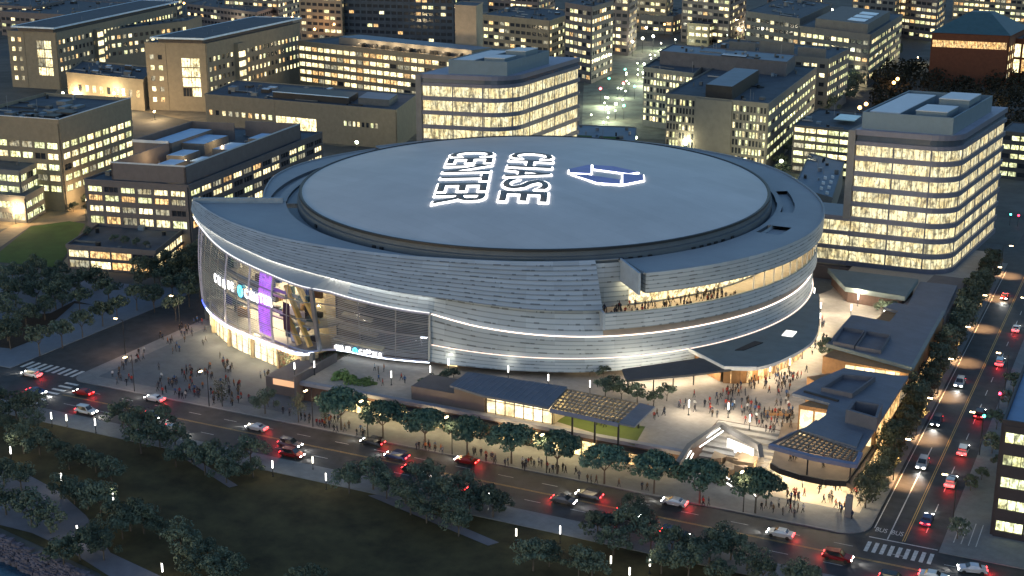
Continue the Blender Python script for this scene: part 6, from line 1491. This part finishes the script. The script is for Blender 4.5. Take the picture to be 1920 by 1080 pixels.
crowd(30, [(690, 812), (1250, 925), (1250, 935), (690, 826)], .15, 'on the lit shop sidewalk')
crowd(30, [(1260, 940), (1400, 950), (1400, 925), (1590, 905), (1640, 940), (1600, 985), (1500, 975), (1260, 945)], .16, 'at the bright street corner')
crowd(72, [(1270, 745), (1330, 745), (1440, 705), (1500, 690), (1520, 700), (1480, 740), (1500, 800), (1440, 815), (1330, 785), (1270, 780)], 4.5, 'on the right market plaza', .6)
crowd(16, [(1500, 640), (1525, 560), (1550, 575), (1550, 640), (1530, 680), (1500, 690)], 4.5, 'on the curved path by the arena')
crowd(8, [(700, 690), (850, 700), (840, 725), (720, 740)], 4.5, 'on the plaza deck')
crowd(10, [(1060, 790), (1180, 812), (1200, 800), (1080, 775)], 4.5, 'under the pergola')
crowd(6, [(1210, 765), (1250, 770), (1240, 790), (1205, 790)], 4.5, 'beside the pergola')
crowd(8, [(1470, 865), (1560, 885), (1580, 870), (1490, 850)], 4.76, 'on the restaurant terrace')
for k in range(26):
    t = -52+prr.random()**1.3*24; r = prr.uniform(64, 71); c, cn = prr.choice(SH_C[:7]); q = P(t, r, 17.72)
    o = bpy.data.objects.new('person', prr.choice(PM)); sc.collection.objects.link(o); o.location = q; o.rotation_euler.z = prr.uniform(0, 6.28); o.scale = (1.05,)*3
    o.color = (*c, 1); tag(o, 'person in a '+cn+' top on the high arena terrace', 'person', 'people on the high arena terrace'); ALLTH.append(o)

# the rest of the crowd, past the three hundred built one by one
b = MB(); mats_ = [mat('crowd_'+n_, c, .8, var=.1) for n_, c in (('black', (.013, .013, .017)), ('navy', (.035, .045, .08)), ('red', (.25, .025, .02)), ('brown', (.12, .08, .05)), ('grey', (.10, .10, .11)), ('pale', (.45, .43, .40)))]+[TROUS, SKIN, HAIR]
def extra(n, pix, z):
    xs = [p[0] for p in pix]; ys = [p[1] for p in pix]; k = 0; last = None
    while k < n:
        if last and prr.random() < .55: x, y = last[0]+prr.gauss(0, 8), last[1]+prr.gauss(0, 4.5)
        else: x, y = prr.uniform(min(xs), max(xs)), prr.uniform(min(ys), max(ys))
        if not inside(pix, x, y): last = None; continue
        q = at(x, y, z); last = (x, y)
        if any(abs(q[0]-a)+abs(q[1]-b_) < .7 for a, b_ in used): continue
        used.append(q); k += 1; me = prr.choice(PM); a = prr.uniform(0, 6.28); s = prr.uniform(.98, 1.1); c, sn = math.cos(a)*s, math.sin(a)*s; k0 = len(b.v); ci = prr.choice((0, 0, 0, 1, 1, 2, 3, 4, 4, 5))
        b.v += [(q[0]+v.co.x*c-v.co.y*sn, q[1]+v.co.x*sn+v.co.y*c, z+v.co.z*s) for v in me.vertices]
        for p in me.polygons: b.f.append(tuple(k0+i for i in p.vertices)); b.m.append(ci if p.material_index == 0 else 5+p.material_index)
extra(60, [(175, 712), (300, 640), (400, 612), (410, 690), (470, 735), (560, 785), (330, 748)], .16)
extra(75, [(1270, 745), (1330, 745), (1440, 705), (1500, 690), (1520, 700), (1480, 740), (1500, 800), (1440, 815), (1360, 790), (1270, 775)], 4.5)
extra(14, [(1500, 640), (1525, 560), (1550, 575), (1550, 640), (1530, 680), (1500, 690)], 4.5); extra(20, [(1400, 950), (1440, 925), (1590, 905), (1640, 940), (1600, 985), (1500, 975)], .16)
for k in range(60):
    t = -52.5+prr.random()**1.2*28; r = prr.uniform(63.6, 71); q = P(t, r, 17.72)
    me = prr.choice(PM); a = prr.uniform(0, 6.28); c, sn = math.cos(a)*1.05, math.sin(a)*1.05; k0 = len(b.v); ci = prr.choice((0, 0, 0, 1, 1, 3, 4, 5))
    b.v += [(q[0]+v.co.x*c-v.co.y*sn, q[1]+v.co.x*sn+v.co.y*c, q[2]+v.co.z*1.05) for v in me.vertices]
    for p in me.polygons: b.f.append(tuple(k0+i for i in p.vertices)); b.m.append(ci if p.material_index == 0 else 5+p.material_index)
extra(26, [(560, 775), (1250, 925), (1250, 937), (560, 797)], .15)
tag(b.build('crowd', mats_), 'many more tiny people scattered over the plazas and sidewalks around the arena', 'crowd', kind='stuff')

# ------------------------------------------------------------------ labels that single out: place among look-alikes, counted from the left of the photo
ORD = ['first', 'second', 'third', 'fourth', 'fifth', 'sixth', 'seventh', 'eighth', 'ninth', 'tenth', 'eleventh', 'twelfth', 'thirteenth', 'fourteenth', 'fifteenth', 'sixteenth', 'seventeenth', 'eighteenth', 'nineteenth']
TENS = ['twenti', 'thirti', 'forti', 'fifti', 'sixti', 'seventi', 'eighti', 'nineti']
def ordinal(n):
    if n < 20: return ORD[n-1]
    if n >= 100: return str(n)+'th'
    t, u = divmod(n, 10)
    return TENS[t-2]+'eth' if u == 0 else TENS[t-2][:-1]+'y-'+ORD[u-1]
by = {}
for o in ALLTH: by.setdefault(o['label'], []).append(o)
for lab, l in by.items():
    if len(l) < 2: continue
    def sx(o): q = proj(o.location.x, o.location.y, o.location.z+1); return q[0]
    l.sort(key=sx)
    for i, o in enumerate(l): o['label'] = lab+', '+ordinal(i+1)+' from the left'
